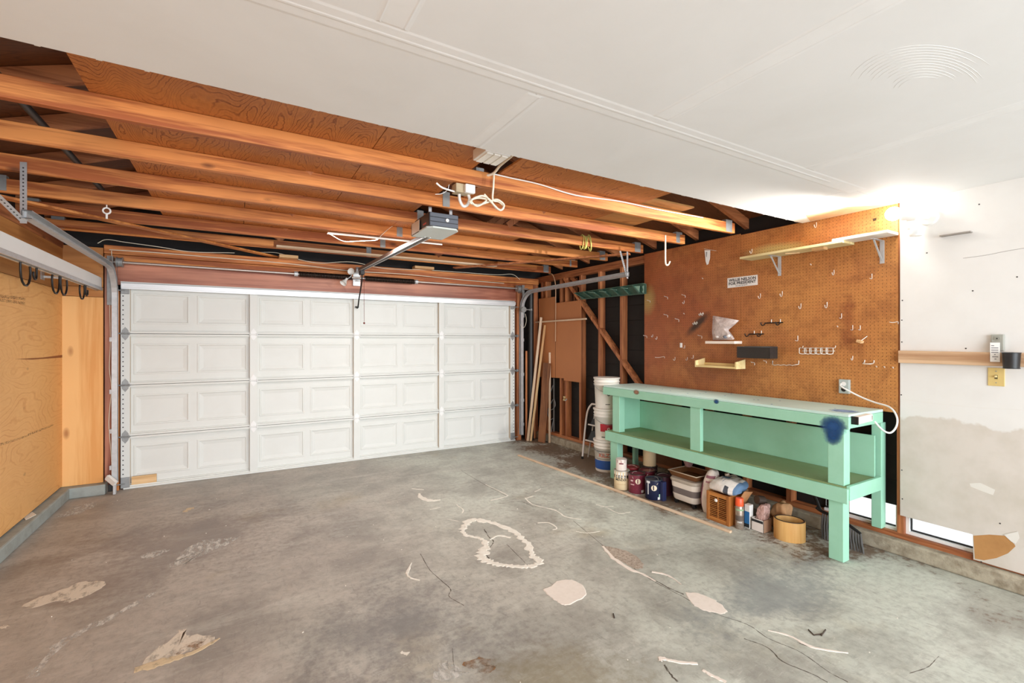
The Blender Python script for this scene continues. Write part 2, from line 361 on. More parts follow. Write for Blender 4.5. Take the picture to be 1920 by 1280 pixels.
def mat_smear(name, rgb, cover=0.55, scale=18.0, stretch=(1, 1, 1), rotz=0.0):
    """thin scuffed film of cement or paint: partly see-through where it is worn"""
    if name in MATS: return MATS[name]
    m, t, b = nt(name); v = coords(t, stretch, 'World'); n = noise(t, v, scale, 5, 0.65)
    setc(t, b, mixc(t, noise(t, v, 60, 3, 0.6), lin(*rgb), tuple(q * 0.82 for q in lin(*rgb)))); b.inputs['Roughness'].default_value = 0.8
    a = ramp(t, n, [(0.56 - cover * 0.36, (0, 0, 0)), (0.80 - cover * 0.36, (.92,) * 3)]); t.links.new(a, b.inputs['Alpha'])
    MATS[name] = m; return m

M_FLOOR = mat_floor(); M_PEG = mat_pegboard(); M_WALLPAINT = mat_wallpaint()
M_DRY = mat_paint('ceiling_paint', (232, 231, 229), 0.10)
M_TAPE = mat_paint('joint_compound', (236, 235, 233), 0.10, scale=6)
M_GYP = plain('gypsum_edge', (226, 222, 214), 0.9)
def JOIST(ax): return wood('fir_joist', (232, 152, 82), (166, 88, 40), ax, 1.0, ring=10, knots=0.9, grime=0.35, contrast=2.6)
def HEADER(ax): return wood('redwood_header', (206, 138, 108), (146, 80, 58), ax, 0.6, ring=9, knots=0.9, grime=0.35, rough=0.45)
def STUD(ax): return wood('fir_stud', (210, 136, 86), (150, 86, 50), ax, 1.0, ring=12, knots=0.6, grime=0.35)
def PINE(ax): return wood('pale_pine', (236, 200, 150), (206, 160, 108), ax, 1.0, ring=12, knots=0.35, grime=0.12)
def WHITEWOOD(ax): return wood('whitewood_moulding', (238, 214, 186), (218, 186, 152), ax, 1.0, ring=16, knots=0.0, grime=0.08)
def DARKWOOD(ax): return wood('weathered_board', (150, 98, 62), (104, 62, 38), ax, 1.0, ring=12, knots=0.6, grime=0.4)
M_PLYATTIC = ply('attic_plywood', (206, 132, 68), (140, 74, 32), 'Y', 1.0, swirl=5, ringscale=20, knots=0.3, lineamt=1.5)
M_PLYROOF = ply('roof_plywood', (120, 72, 38), (70, 38, 18), 'X', 1.0, knots=0.4)
M_PLYWALL = ply('wall_plywood', (242, 186, 116), (222, 154, 88), 'Y', 0.9, swirl=4, ringscale=12, knots=0.5, grime=0.15, lineamt=1.0)
M_PLYPANEL = wood('edge_glued_panel', (248, 196, 128), (230, 164, 92), 'Z', 0.7, ring=7, knots=0.8, grime=0.08, knotcol=(168, 104, 54))
M_STEEL = plain('galvanised_steel', (200, 202, 204), 0.4, 0.35, dirt=0.3, dscale=20)
M_STEELDULL = plain('dull_zinc', (158, 160, 160), 0.5, 0.35, dirt=0.5, dscale=14)
M_STEELDARK = plain('dark_steel', (84, 84, 84), 0.5, 0.7)
M_BLACK = plain('black_plastic', (22, 22, 23), 0.45)
M_BLACKMETAL = plain('black_metal', (30, 28, 27), 0.45, 0.3)
M_TAR = plain('tar_paper', (26, 23, 22), 0.8, dirt=0.6, dscale=5, dcol=(1.9, 1.7, 1.5))
M_WHITE = plain('white_plastic', (240, 238, 233), 0.45)
M_WHITEMETAL = mat_paint('white_enamel', (240, 241, 240), 0.12, 0.4)
M_DOOR = mat_paint('door_white_steel', (226, 228, 224), 0.16, 0.5, (205, 204, 196), 3.0)
M_DOORSIDE = mat_paint('stile_shade_brown', (206, 190, 170), 0.2, 0.6)  # shadow beside the stiles painted into the flange colour as brown
M_CABLE = plain('cream_cable', (236, 226, 204), 0.5)
M_CONC = plain('kerb_concrete', (150, 148, 140), 0.9, dirt=0.7, dscale=9, dcol=(0.55, 0.52, 0.48), bumps=0.5, bscale=40)
M_CONCROUGH = plain('rough_stem_wall', (178, 168, 148), 0.95, dirt=0.85, dscale=14, dcol=(0.45, 0.4, 0.34), bumps=0.9, bscale=55)
M_CURBL = plain('painted_curb', (160, 166, 162), 0.8, dirt=0.6, dscale=7, dcol=(0.62, 0.58, 0.52), bumps=0.3)
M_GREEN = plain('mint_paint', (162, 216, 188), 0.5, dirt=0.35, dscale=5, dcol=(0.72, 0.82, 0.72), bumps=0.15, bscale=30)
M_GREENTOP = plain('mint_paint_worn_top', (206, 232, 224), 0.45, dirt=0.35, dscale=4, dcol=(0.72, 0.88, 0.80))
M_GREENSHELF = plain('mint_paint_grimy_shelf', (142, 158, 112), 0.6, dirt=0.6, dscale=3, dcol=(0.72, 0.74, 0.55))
# ================================================================== STRUCTURE
ZC = 2.53          # underside of drywall ceiling
XR, XL, YD = 4.12, -1.49, 6.20   # right wall face, left wall face, door plane
YB = -1.75         # rear wall

# ------------------------------------------------------------------ floor
floor = structure('floor', 'stained grey concrete slab with cracks and cement patches')
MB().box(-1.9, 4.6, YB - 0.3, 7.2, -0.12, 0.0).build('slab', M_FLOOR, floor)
M_MORTAR = plain('repair_mortar', (236, 230, 218), 0.95, dirt=0.5, dscale=30, dcol=(0.74, 0.70, 0.64), bumps=0.8, bscale=120)
M_MORTARPINK = plain('repair_mortar_pink', (236, 224, 212), 0.95, dirt=0.3, dscale=40, dcol=(0.82, 0.78, 0.74), bumps=0.4, bscale=120)
M_CRACK = mat_smear('crack_shadow', (98, 86, 74), 0.75, 30)  # dark brown for the strips drawn along the cracks
M_PIT = plain('exposed_aggregate', (186, 170, 154), 1.0, dirt=1.0, dscale=70, dcol=(0.42, 0.38, 0.34), bumps=1.0, bscale=90)
M_RUST = mat_smear('rusty_stain', (158, 116, 76), 0.35, 16)
M_SMEAR = mat_smear('cement_smear', (232, 220, 202), 0.84, 16, (1.3, 0.7, 1))
M_SMEARTHIN = mat_smear('paint_scuff', (218, 214, 206), 0.55, 22, (1.6, 0.6, 1))
M_TANPATCH = mat_smear('tan_filler', (226, 204, 168), 0.9, 14, (1.2, 0.7, 1))
def px_floor(pts, z=0.0): return [PZ(u, v, z) for u, v in pts]
def jag(P, amt, rnd, k=4):
    S = smooth_pts([Vector(p) for p in P], k); return [p + Vector((rnd.uniform(-amt, amt), rnd.uniform(-amt, amt), 0)) for p in S]
def floor_blob(name, mat, pts, h=0.002, amt=0.006, seed=1, k=5):
    r = random.Random(seed); P = px_floor(pts, 0.0); P = jag(P + [P[0]], amt, r, k)[:-1]
    c = sum(P, Vector()) / len(P); n = len(P)
    vs = [Vector((p.x, p.y, 0.0004)) for p in P] + [Vector((c.x + (p.x - c.x) * 0.96, c.y + (p.y - c.y) * 0.96, h)) for p in P] + [Vector((c.x, c.y, h))]
    fs = [(i, (i + 1) % n, n + (i + 1) % n, n + i) for i in range(n)] + [(n + i, n + (i + 1) % n, 2 * n) for i in range(n)]
    return MB().add(vs, fs).build(name, mat, floor)
def floor_band(name, mat, pts, w, h=0.003, amt=0.4, seed=1, closed=False, k=5):
    """ribbon along a polyline on the slab; w in metres, a number or one per point"""
    r = random.Random(seed); P = px_floor([p[:2] for p in pts]); n0 = len(P)
    W = [Vector((q, 0, 0)) for q in (w if isinstance(w, (list, tuple)) else [w] * n0)]
    if closed: P = P + [P[0]]; W = W + [W[0]]
    P = smooth_pts(P, k); W = [q.x for q in smooth_pts(W, k)]; m = len(P); vs = []; fs = []
    for i, p in enumerate(P):
        a = P[max(i - 1, 0)]; b = P[min(i + 1, m - 1)]; d = (b - a); d.z = 0; d.normalize(); s_ = Vector((-d.y, d.x, 0))
        wl = max(W[i], 0.001) * 0.5 * (1 + r.uniform(-amt, amt)); wr = max(W[i], 0.001) * 0.5 * (1 + r.uniform(-amt, amt))
        for q, zz in ((wl, 0.0004), (wl * 0.7, h), (-wr * 0.7, h), (-wr, 0.0004)):
            e = p + s_ * q; vs.append((e.x, e.y, zz))
    for i in range(m - 1):
        for j in range(3): fs.append((i * 4 + j, i * 4 + j + 1, (i + 1) * 4 + j + 1, (i + 1) * 4 + j))
    return MB().add(vs, fs).build(name, mat, floor)
floor_band('mortar_patch', M_MORTAR, [(868, 988), (885, 975), (915, 978), (955, 992), (985, 1015), (998, 1040), (1012, 1053), (990, 1062), (955, 1060), (925, 1055), (903, 1043), (912, 1022), (902, 1010), (872, 1002)],
           [0.06, 0.07, 0.055, 0.045, 0.05, 0.05, 0.05, 0.05, 0.045, 0.055, 0.075, 0.055, 0.03, 0.035], seed=3, closed=True, amt=0.6, k=9)
floor_band('mortar_patch', M_MORTAR, [(958, 1008), (935, 1004), (918, 1012)], [0.03, 0.02, 0.01], seed=4)
floor_blob('mortar_patch', M_MORTARPINK, [(1018, 1105), (1032, 1099), (1048, 1088), (1072, 1087), (1092, 1097), (1100, 1113), (1084, 1126), (1060, 1135), (1044, 1127), (1030, 1117)], 0.003, 0.004, 5)
floor_band('mortar_patch', M_MORTAR, [(786, 925), (790, 932), (805, 938), (826, 937)], [0.02, 0.05, 0.06, 0.02], seed=6)
floor_band('mortar_patch', M_MORTAR, [(772, 916), (795, 918)], 0.015, seed=7)
floor_band('mortar_patch', M_MORTAR, [(772, 1055), (764, 1072), (768, 1082), (788, 1088)], [0.008, 0.022, 0.014, 0.012], seed=8)
floor_blob('mortar_patch', M_PIT, [(1128, 1022), (1150, 1026), (1178, 1034), (1200, 1048), (1206, 1062), (1192, 1066), (1168, 1054), (1145, 1042)], 0.0015, 0.006, 9)
floor_band('mortar_patch', M_MORTARPINK, [(1130, 1024), (1150, 1046), (1180, 1066), (1205, 1076), (1230, 1090)], [0.02, 0.03, 0.03, 0.02, 0.012], seed=10)
floor_band('mortar_patch', M_MORTARPINK, [(1222, 1072), (1245, 1076), (1262, 1084), (1278, 1096)], [0.02, 0.02, 0.012, 0.006], seed=11)
floor_blob('mortar_patch', M_MORTARPINK, [(1285, 1110), (1310, 1112), (1336, 1122), (1358, 1138), (1360, 1150), (1330, 1147), (1304, 1136), (1292, 1122)], 0.002, 0.006, 12)
floor_band('mortar_patch', M_MORTARPINK, [(1238, 1240), (1240, 1234), (1258, 1238), (1282, 1242), (1308, 1244)], [0.012, 0.03, 0.016, 0.022, 0.015], seed=13)
floor_band('mortar_patch', M_MORTARPINK, [(1318, 1256), (1335, 1266), (1362, 1279)], [0.015, 0.02, 0.02], seed=14)
floor_band('mortar_patch', M_MORTARPINK, [(1440, 1182), (1480, 1192), (1520, 1212), (1560, 1220), (1590, 1224)], [0.006, 0.012, 0.02, 0.012, 0.006], seed=15)
for i, (p, w) in enumerate([([(920, 938), (950, 930), (946, 925), (910, 908)], 0.012), ([(985, 934), (1000, 946), (1040, 956), (1060, 968), (1090, 974)], 0.014), ([(985, 934), (1000, 930)], 0.02),
        ([(1118, 946), (1135, 950), (1160, 962), (1182, 960)], 0.011), ([(1125, 950), (1150, 949)], 0.010), ([(1008, 980), (1030, 980), (1044, 990), (1036, 993)], 0.012), ([(856, 946), (868, 955), (866, 962)], 0.010),
        ([(1080, 996), (1100, 999), (1125, 996)], 0.008), ([(838, 973), (860, 977)], 0.008), ([(806, 955), (826, 951)], 0.007), ([(752, 1222), (766, 1226)], 0.02), ([(1002, 922), (1014, 916)], 0.012)]):
    floor_band('mortar_patch', M_MORTAR, p, w, 0.0015, 0.6, 20 + i)
floor_blob('cement_smear', M_SMEAR, [(42, 1136), (70, 1120), (110, 1108), (150, 1092), (195, 1090), (192, 1102), (150, 1122), (128, 1130), (110, 1126), (70, 1138)], 0.001, 0.01, 41)
floor_blob('cement_smear', M_SMEARTHIN, [(345, 1030), (380, 1012), (430, 1008), (455, 1004), (420, 1022), (380, 1040), (340, 1060), (320, 1058)], 0.0008, 0.02, 42)
floor_blob('cement_smear', M_SMEARTHIN, [(262, 1042), (285, 1034), (318, 1030), (300, 1040), (275, 1050)], 0.0008, 0.01, 43)
floor_band('cement_smear', M_SMEARTHIN, [(60, 1270), (110, 1210), (160, 1180), (220, 1150), (290, 1110)], [0.05, 0.05, 0.06, 0.05, 0.03], 0.0008, 0.5, 44)
floor_band('tan_patch', M_TANPATCH, [(252, 1256), (285, 1246), (320, 1236), (360, 1224), (395, 1206), (412, 1196)], [0.05, 0.07, 0.05, 0.03, 0.025, 0.01], 0.0015, 0.3, 45)
floor_blob('tan_patch', M_SMEAR, [(262, 1246), (300, 1212), (345, 1178), (352, 1188), (400, 1192), (385, 1210), (330, 1228), (285, 1246)], 0.0007, 0.012, 46)
floor_blob('tan_patch', M_RUST, [(330, 1226), (350, 1208), (392, 1196), (380, 1210), (352, 1226)], 0.0012, 0.01, 47)
floor_blob('cement_smear', M_SMEARTHIN, [(105, 968), (140, 950), (178, 940), (172, 952), (130, 968)], 0.0008, 0.02, 48)
floor_band('tan_patch', M_TANPATCH, [(344, 960), (354, 954), (364, 952)], 0.05, 0.001, 0.6, 49)
floor_band('cement_smear', M_SMEAR, [(0, 1178), (14, 1172)], 0.04, 0.001, 0.5, 50)
floor_blob('tan_patch', M_RUST, [(870, 1245), (900, 1232), (935, 1250), (900, 1270)], 0.0008, 0.02, 51)
floor_blob('cement_smear', M_SMEARTHIN, [(800, 1248), (840, 1240), (880, 1262), (830, 1275)], 0.0008, 0.02, 52)
for i, (p, w) in enumerate([([(788, 1038), (806, 1068), (830, 1090), (845, 1105), (842, 1118), (870, 1135)], 0.006), ([(908, 992), (918, 1008), (925, 1016), (912, 1036), (918, 1048)], 0.010), ([(950, 1020), (975, 1045), (985, 1055)], 0.005),
        ([(1075, 976), (1130, 1022), (1170, 1052), (1220, 1086), (1280, 1118), (1330, 1146), (1400, 1170), (1440, 1196), (1500, 1222), (1555, 1260), (1590, 1278)], 0.006), ([(1395, 1197), (1440, 1214), (1468, 1240), (1520, 1262), (1552, 1279)], 0.007),
        ([(1246, 1246), (1256, 1262), (1270, 1278)], 0.012), ([(1216, 1080), (1250, 1100), (1282, 1114)], 0.010), ([(865, 882), (905, 906), (950, 930)], 0.006), ([(936, 944), (975, 940), (1000, 950)], 0.006), ([(1495, 1204), (1514, 1211)], 0.012),
        ([(1705, 1262), (1740, 1250), (1760, 1230)], 0.004), ([(848, 1215), (852, 1262)], 0.003)]):
    floor_band('crack', M_CRACK, p, w * 0.75, 0.0008, 0.75, 70 + i, k=7)

# ------------------------------------------------------------------ ceiling: drywall, trusses, attic boards, roof
ceiling = structure('ceiling', 'white drywall ceiling with open wood joists towards the door')
YE = 2.17   # where the drywall stops
def sheet(x0, x1, y0, y1): MB().box(x0 + .0015, x1 - .0015, y0 + .0015, y1 - .0015, ZC, ZC + 0.0125).build('drywall_sheet', M_DRY, ceiling)
sheet(XL, 1.04, 1.52, YE); sheet(1.04, 3.48, 1.52, YE); sheet(3.48, XR, 1.52, YE)
xs = [XL, -0.80, 0.42, 1.63, 2.86, XR]
for a, b_ in zip(xs, xs[1:]):
    sheet(a, b_, -0.92, 1.52); sheet(a, b_, YB, -0.92)
def tape(x0, x1, y0, y1, h=0.0012):
    w = 0.012
    MB().add([(x0, y0, ZC - .00005), (x1, y0, ZC - .00005), (x1, y1, ZC - .00005), (x0, y1, ZC - .00005), (x0 + w, y0 + w, ZC - h), (x1 - w, y0 + w, ZC - h), (x1 - w, y1 - w, ZC - h), (x0 + w, y1 - w, ZC - h)],
             [(0, 1, 5, 4), (1, 2, 6, 5), (2, 3, 7, 6), (3, 0, 4, 7), (4, 5, 6, 7)]).build('joint_tape', M_TAPE, ceiling)
tape(XL, 3.55, 1.465, 1.575); tape(XL, 3.2, 1.503, 1.535, 0.0022)
for x in (0.42, 1.63, 2.86):
    tape(x - 0.055, x + 0.055, -0.9, 1.47); tape(x - 0.052, x - 0.03, -0.9, 1.47, 0.0024); tape(x + 0.028, x + 0.05, -0.9, 1.47, 0.0024)
tape(1.00, 1.085, 1.58, YE - 0.01); tape(1.06, 1.075, 1.58, YE - 0.01, 0.0022)
# crumbly cut edge of the drywall and a bare paper strip in the corner
mb = MB(); r = random.Random(5); x = XL
while x < 4.05:
    w = r.uniform(0.01, 0.035); mb.cbox((x, YE + 0.001, ZC + 0.0045), (w, r.uniform(0.004, 0.012), r.uniform(0.004, 0.009))); x += w + r.uniform(0.03, 0.16)
lab(mb.build('drywall_edge', M_GYP, ceiling), 'crumbling cut drywall edge')['kind'] = 'stuff'
M_KRAFT = plain('bare_drywall_paper', (214, 176, 138), 0.9, dirt=0.3)
MB().add([(3.70, 1.95, ZC - 0.0008), (4.11, 2.10, ZC - 0.0008), (4.11, 1.55, ZC - 0.0008), (4.02, 1.62, ZC - 0.0008)], [(0, 1, 2, 3)]).build('torn_paper', M_KRAFT, ceiling)

# faint trowel arcs left in the plaster of one ceiling sheet
for k in range(13):
    rr_ = random.Random(90 + k); rx = 55 + k * 8; a0 = rr_.uniform(195, 230); a1 = rr_.uniform(290, 345)
    P_ = [PZ(1735 + rx * math.cos(math.radians(a0 + (a1 - a0) * i / 12)), 178 + rx * .62 * math.sin(math.radians(a0 + (a1 - a0) * i / 12)), ZC - .0002) for i in range(13)]
    MB().tube(P_, [.0001] + [.0005] * 11 + [.0001], 4).build('trowel_mark', M_TAPE, ceiling)
JY = [2.73, 3.30, 3.88, 4.48, 5.09, 5.72]
JZ0, JZ1, JT = 2.545, 2.640, 0.040
SLOPE, XM = 0.34, 1.33
def roofz(x): return 2.70 + SLOPE * (2.95 - abs(x - XM))
for k, y in enumerate([2.10 - 0.0, *JY]):
    if k == 0: continue
    rr = random.Random(k); sag = [rr.uniform(-0.004, 0.004) for _ in range(6)]
    mb = MB(); P = [(-1.62, 0), (-0.5, sag[0]), (0.6, sag[1]), (1.7, sag[2]), (2.9, sag[3]), (4.03, 0)]
    vs = []; fs = []
    for px_, dz in P:
        dy = rr.uniform(-0.004, 0.004)
        vs += [(px_, y + dy, JZ0 + dz), (px_, y + JT + dy, JZ0 + dz), (px_, y + JT + dy, JZ1), (px_, y + dy, JZ1)]
    for i in range(len(P) - 1):
        for j in range(4): fs.append((i * 4 + j, i * 4 + (j + 1) % 4, (i + 1) * 4 + (j + 1) % 4, (i + 1) * 4 + j))
    n = len(P); fs += [(3, 2, 1, 0), tuple(4 * (n - 1) + j for j in range(4))]
    mb.add(vs, fs); jo = mb.build('joist', JOIST('X'), ceiling, bevel=0.004)
    # toothed truss plates at both heels
    for xx in (3.94, -1.40, 1.36):
        hw_ = 0.028 if 0 < xx < 2 else 0.045
        p = MB().box(xx - hw_, xx + hw_, y - 0.0025, y + JT + 0.0025, JZ0 + 0.004 if xx > 0 else JZ0 + .01, JZ1 + 0.02)
        p.build('truss_plate', M_STEELDULL, jo)
    # top chords and webs of the truss
    for s_ in (-1, 1):
        x0, x1 = XM + s_ * 2.95, XM
        MB().bar((x0, y + JT / 2, roofz(x0) - 0.05), (x1, y + JT / 2, roofz(x1) - 0.05), JT, 0.089, (0, 0, 1)).build('top_chord', STUD('X'), ceiling)
        MB().bar((XM + s_ * 0.9, y + JT / 2, JZ1), (XM + s_ * 1.5, y + JT / 2, roofz(XM + s_ * 1.5) - 0.09), JT, 0.06, (1, 0, 0)).build('truss_web', STUD('Z'), ceiling)
for s_ in (-1, 1):
    x0 = XM + s_ * 3.1
    MB().add([(x0, YB - .2, roofz(x0)), (x0, 6.9, roofz(x0)), (XM, 6.9, roofz(XM)), (XM, YB - .2, roofz(XM)), (x0, YB - .2, roofz(x0) + .02), (x0, 6.9, roofz(x0) + .02), (XM, 6.9, roofz(XM) + .02), (XM, YB - .2, roofz(XM) + .02)],
             [(0, 1, 2, 3), (4, 5, 6, 7), (0, 1, 5, 4), (2, 3, 7, 6), (0, 3, 7, 4), (1, 2, 6, 5)]).build('roof_sheathing', M_PLYROOF, ceiling)
# loft boards lying on the joists
ZP = JZ1 + 0.001
def loft(x0, x1, y0, y1, m=None, z=ZP, rz=0.0, t=0.012):
    c = ((x0 + x1) / 2, (y0 + y1) / 2, z + t / 2); MB().cbox(c, (x1 - x0 - .004, y1 - y0 - .004, t), Matrix.Rotation(rz, 3, 'Z')).build('loft_board', m or M_PLYATTIC, ceiling)
loft(-0.57, 0.67, 1.96, 3.92); loft(0.67, 1.30, 1.96, 3.92); loft(-0.57, 0.05, 3.92, 5.13); loft(0.05, 1.28, 3.92, 5.13); loft(1.28, 2.62, 3.92, 5.13)
loft(1.49, 2.80, 1.96, 3.32); loft(2.20, 3.32, 2.62, 3.36, ply('light_loft_plywood', (206, 156, 96), (160, 108, 58), 'X', 0.8), ZP + 0.014)
loft(1.47, 2.1, 3.32, 3.40); loft(2.60, 3.2, 4.50, 5.12)
# long diagonal ties nailed under the joists
MB().bar(PZ(-30, 362, JZ0 - .01), PZ(528, 484, JZ0 - 0.012), 0.075, 0.018).build('diagonal_tie', wood('pale_tie', (226, 150, 82), (178, 104, 48), 'X', 1.0, ring=10, knots=0.6), ceiling, bevel=0.002)
MB().bar(PZ(852, 502, JZ0 - .012), PZ(1181, 476, JZ0 - .012), 0.075, 0.02).build('diagonal_tie', STUD('X'), ceiling, bevel=0.002)
# extra planks over the door, short blocks
MB().box(0.36, 3.05, 5.60, 5.69, 2.548, 2.566).build('ledger_strip', WHITEWOOD('X'), ceiling)
MB().box(-1.5, 0.33, 5.56, 5.64, 2.545, 2.60).build('joist_block', JOIST('X'), ceiling)
MB().box(3.06, 3.7, 5.60, 5.70, 2.55, 2.62).build('joist_block', JOIST('X'), ceiling)
MB().box(2.05, 2.32, 6.06, 6.18, 2.512, 2.545).build('joist_block', PINE('X'), ceiling)
MB().box(0.42, 0.62, 6.06, 6.18, 2.512, 2.545).build('joist_block', PINE('X'), ceiling)

# ------------------------------------------------------------------ right wall
wall_r = structure('wall_right', 'open stud wall with brown pegboard and white drywall sheets')
XS = XR + 0.012      # stud faces
MB().box(4.075, 4.30, YB, 6.5, 0.0, 0.105).build('stem_wall', M_CONCROUGH, wall_r, bevel=0.012)
MB().box(XS, 4.225, YB, 6.4, 0.105, 0.145).build('sill_plate', STUD('Y'), wall_r, bevel=0.003)
MB().box(XS, 4.225, YB, 6.4, 2.455, 2.500).build('top_plate', STUD('Y'), wall_r, bevel=0.003)
MB().box(XS, 4.225, YB, 6.4, 2.500, 2.545).build('top_plate', STUD('Y'), wall_r, bevel=0.003)
for y in (6.10, 5.99, 5.60, 5.47, 5.14, 4.74, 4.33, 3.91, 3.5, 3.09, 2.68, 2.27, 1.86, 1.475, 0.95, 0.5, 0.0, -0.6, -1.2):
    MB().box(XS, 4.222, y, y + 0.042, 0.145, 2.455).build('stud', STUD('Z'), wall_r, bevel=0.002)
# let-in diagonal brace
MB().bar(PX(1061, 522, 4.16), PX(1210, 735, 4.16), 0.038, 0.085, (1, 0, 0)).build('diagonal_brace', STUD('Z'), wall_r, bevel=0.002)
MB().bar((4.17, 5.18, 2.30), (4.17, 5.40, 2.455), 0.06, 0.04, (1, 0, 0)).build('diagonal_brace', STUD('Z'), wall_r, bevel=0.002)
# black building paper on horizontal boards outside
MB().box(4.247, 4.26, YB, 6.5, 0.31, 2.78).build('building_paper', M_TAR, wall_r)
z = 0.31
while z < 2.545:
    z1 = min(z + 0.185, 2.545); MB().box(4.228, 4.245, YB, 6.5, z + 0.003, z1).build('siding_board', M_TAR, wall_r); z = z1
MB().box(4.228, 4.245, 2.02, 6.5, 0.10, 0.31).build('siding_board', M_TAR, wall_r)
MB().box(4.228, 4.245, YB, 0.72, 0.10, 0.31).build('siding_board', M_TAR, wall_r)
# pegboard sheets and drywall sheet
PEGY0, PEGY1, PEGZ0, PEGZ1 = 1.505, 3.95, 1.035, 2.553
MB().box(XR, XR + 0.006, 2.735, PEGY1, PEGZ0 - .02, PEGZ1).build('pegboard_sheet', M_PEG, wall_r)
MB().box(XR, XR + 0.008, 3.42, 3.95, 0.15, PEGZ0 - .03).build('lower_panel', plain('brown_hardboard', (132, 84, 46), 0.6, dirt=0.5, dscale=4), wall_r)
MB().box(XR, XR + 0.006, PEGY0, 2.733, PEGZ0 - 0.02, PEGZ1 - 0.015).build('pegboard_sheet', M_PEG, wall_r)
poly = [(0.50, 2.53), (1.492, 2.53), (1.492, 0.28), (1.106, 0.279), (1.103, 0.118), (0.50, 0.118)]
MB().prism([(XR - 0.003, y, z) for y, z in poly], (0.012, 0, 0)).build('drywall_sheet', M_WALLPAINT, wall_r, bevel=0.001)
MB().box(XR - 0.003, XR + 0.009, YB, 0.497, 0.118, 2.53).build('drywall_sheet', M_WALLPAINT, wall_r)
# torn face paper at the corner of the sheet
tp = [PX(u, v, XR - 0.0036) for u, v in [(1825, 1004), (1855, 1002), (1885, 1004), (1902, 1020), (1904, 1024), (1890, 1037), (1868, 1046), (1845, 1050), (1828, 1047)]]
M_BROWNPAPER = plain('brown_gypsum_paper', (188, 138, 84), 0.9, dirt=0.3, dscale=10)
lab(MB().prism(tp, (0.0004, 0, 0)).build('torn_paper', M_BROWNPAPER, wall_r), 'bare brown paper where the face layer tore off')
fl = [PX(u, v, XR - 0.006) for u, v in [(1882, 1002), (1908, 996), (1911, 1008), (1904, 1019), (1896, 1015)]]
MB().prism(fl, (0.0022, 0, 0)).build('plaster_flake', M_GYP, wall_r)
sc = [PX(u, v, XR - 0.0035) for u, v in [(1818, 906), (1838, 905), (1866, 918), (1862, 928), (1840, 920), (1820, 912)]]
MB().prism(sc, (0.0003, 0, 0)).build('bare_patch', M_GYP, wall_r)
for pts, w in [([(1806, 484), (1850, 478), (1885, 471), (1920, 465)], 0.0030), ([(1690, 748), (1760, 757), (1850, 765), (1915, 768)], 0.002)]:
    mb = MB(); mb.tube(smooth_pts([PX(u, v, XR - 0.0028) for u, v in pts], 5), w / 2, 4); mb.build('wall_crack', plain('wall_crack_grey', (150, 146, 140), .9) if w > .0025 else M_GYP, wall_r)
for u, v in ((1691, 641), (1691, 600), (1692, 563), (1690, 740), (1691, 881), (1692, 935), (1811, 653), (1824, 545), (1836, 383), (1907, 519), (1875, 981), (1840, 1053), (1738, 474)):
    c = PX(u, v, XR - .003); MB().cyl((XR - .0042, c.y, c.z), (XR - .003, c.y, c.z), .0045, n=8).build('nail_head', M_STEELDARK, wall_r)
# low window glimpsed under the drywall
win = structure('window_1', 'low white framed window glimpsed under the drywall sheet')
M_FRAME = mat_paint('window_frame_white', (242, 242, 240), 0.1, 0.5)
for y0, y1 in ((0.72, 1.478), (1.515, 2.02)):
    MB().box(4.165, 4.222, y0, y1, 0.145, 0.166).build('window_frame', M_FRAME, win)
MB().box(4.165, 4.222, 1.455, 1.475, 0.166, 0.33).build('window_frame', M_FRAME, win); MB().box(4.165, 4.222, 1.517, 1.535, 0.166, 0.33).build('window_frame', M_FRAME, win)
MB().box(4.190, 4.200, 0.72, 1.455, 0.166, 0.176).build('window_gasket', M_BLACK, win); MB().box(4.190, 4.200, 1.535, 2.02, 0.166, 0.176).build('window_gasket', M_BLACK, win)
MB().box(4.186, 4.200, 1.447, 1.456, 0.176, 0.33).build('window_gasket', M_BLACK, win)
g_, t_, b_ = nt('obscure_glass'); b_.inputs['Transmission Weight'].default_value = 1.0; b_.inputs['Roughness'].default_value = 0.25; b_.inputs['IOR'].default_value = 1.1; b_.inputs['Base Color'].default_value = (0.97, 0.98, 0.98, 1)
bump(t_, b_, noise(t_, coords(t_), 160, 2), 0.3, 0.002)
for y0, y1 in ((0.73, 1.45), (1.535, 2.02)): MB().box(4.194, 4.198, y0, y1, 0.170, 0.34).build('window_pane', g_, win)
# pale paving and fence outside the window
MB().box(4.35, 8.5, YB - 2, 8, -0.12, -0.02).build('outside_paving', plain('outside_paving', (225, 224, 220), 0.9), structure('ground_outside', 'pale paving outside the window'))

# ------------------------------------------------------------------ left wall
wall_l = structure('wall_left', 'pale plywood wall on a low concrete curb')
MB().box(XL - .2, XL, YB, 6.4, 0.0, 2.72).build('wall_backing', M_TAR, wall_l)
MB().box(XL - .05, -1.405, YB, 6.085, 0.0, 0.105).build('concrete_curb', M_CURBL, wall_l, bevel=0.012)
for y0, y1 in ((3.78, 6.165), (1.34, 3.777), (-1.10, 1.337), (YB, -1.103)):
    MB().box(XL, XL + 0.012, y0, y1, 0.118, 2.03).build('plywood_sheet', M_PLYWALL, wall_l, bevel=0.001)
for y0, y1 in ((4.3, 6.165), (1.9, 4.297), (YB, 1.897)):
    MB().box(XL, XL + 0.016, y0, y1, 2.034, 2.44).build('upper_board', wood('left_upper_board', (222, 160, 92), (182, 118, 60), 'Y', 0.5, ring=6, knots=0.6), wall_l, bevel=0.001)
MB().box(XL - .05, XL + 0.02, YB, 6.18, 2.442, 2.54).build('top_plate', STUD('Y'), wall_l, bevel=0.003)
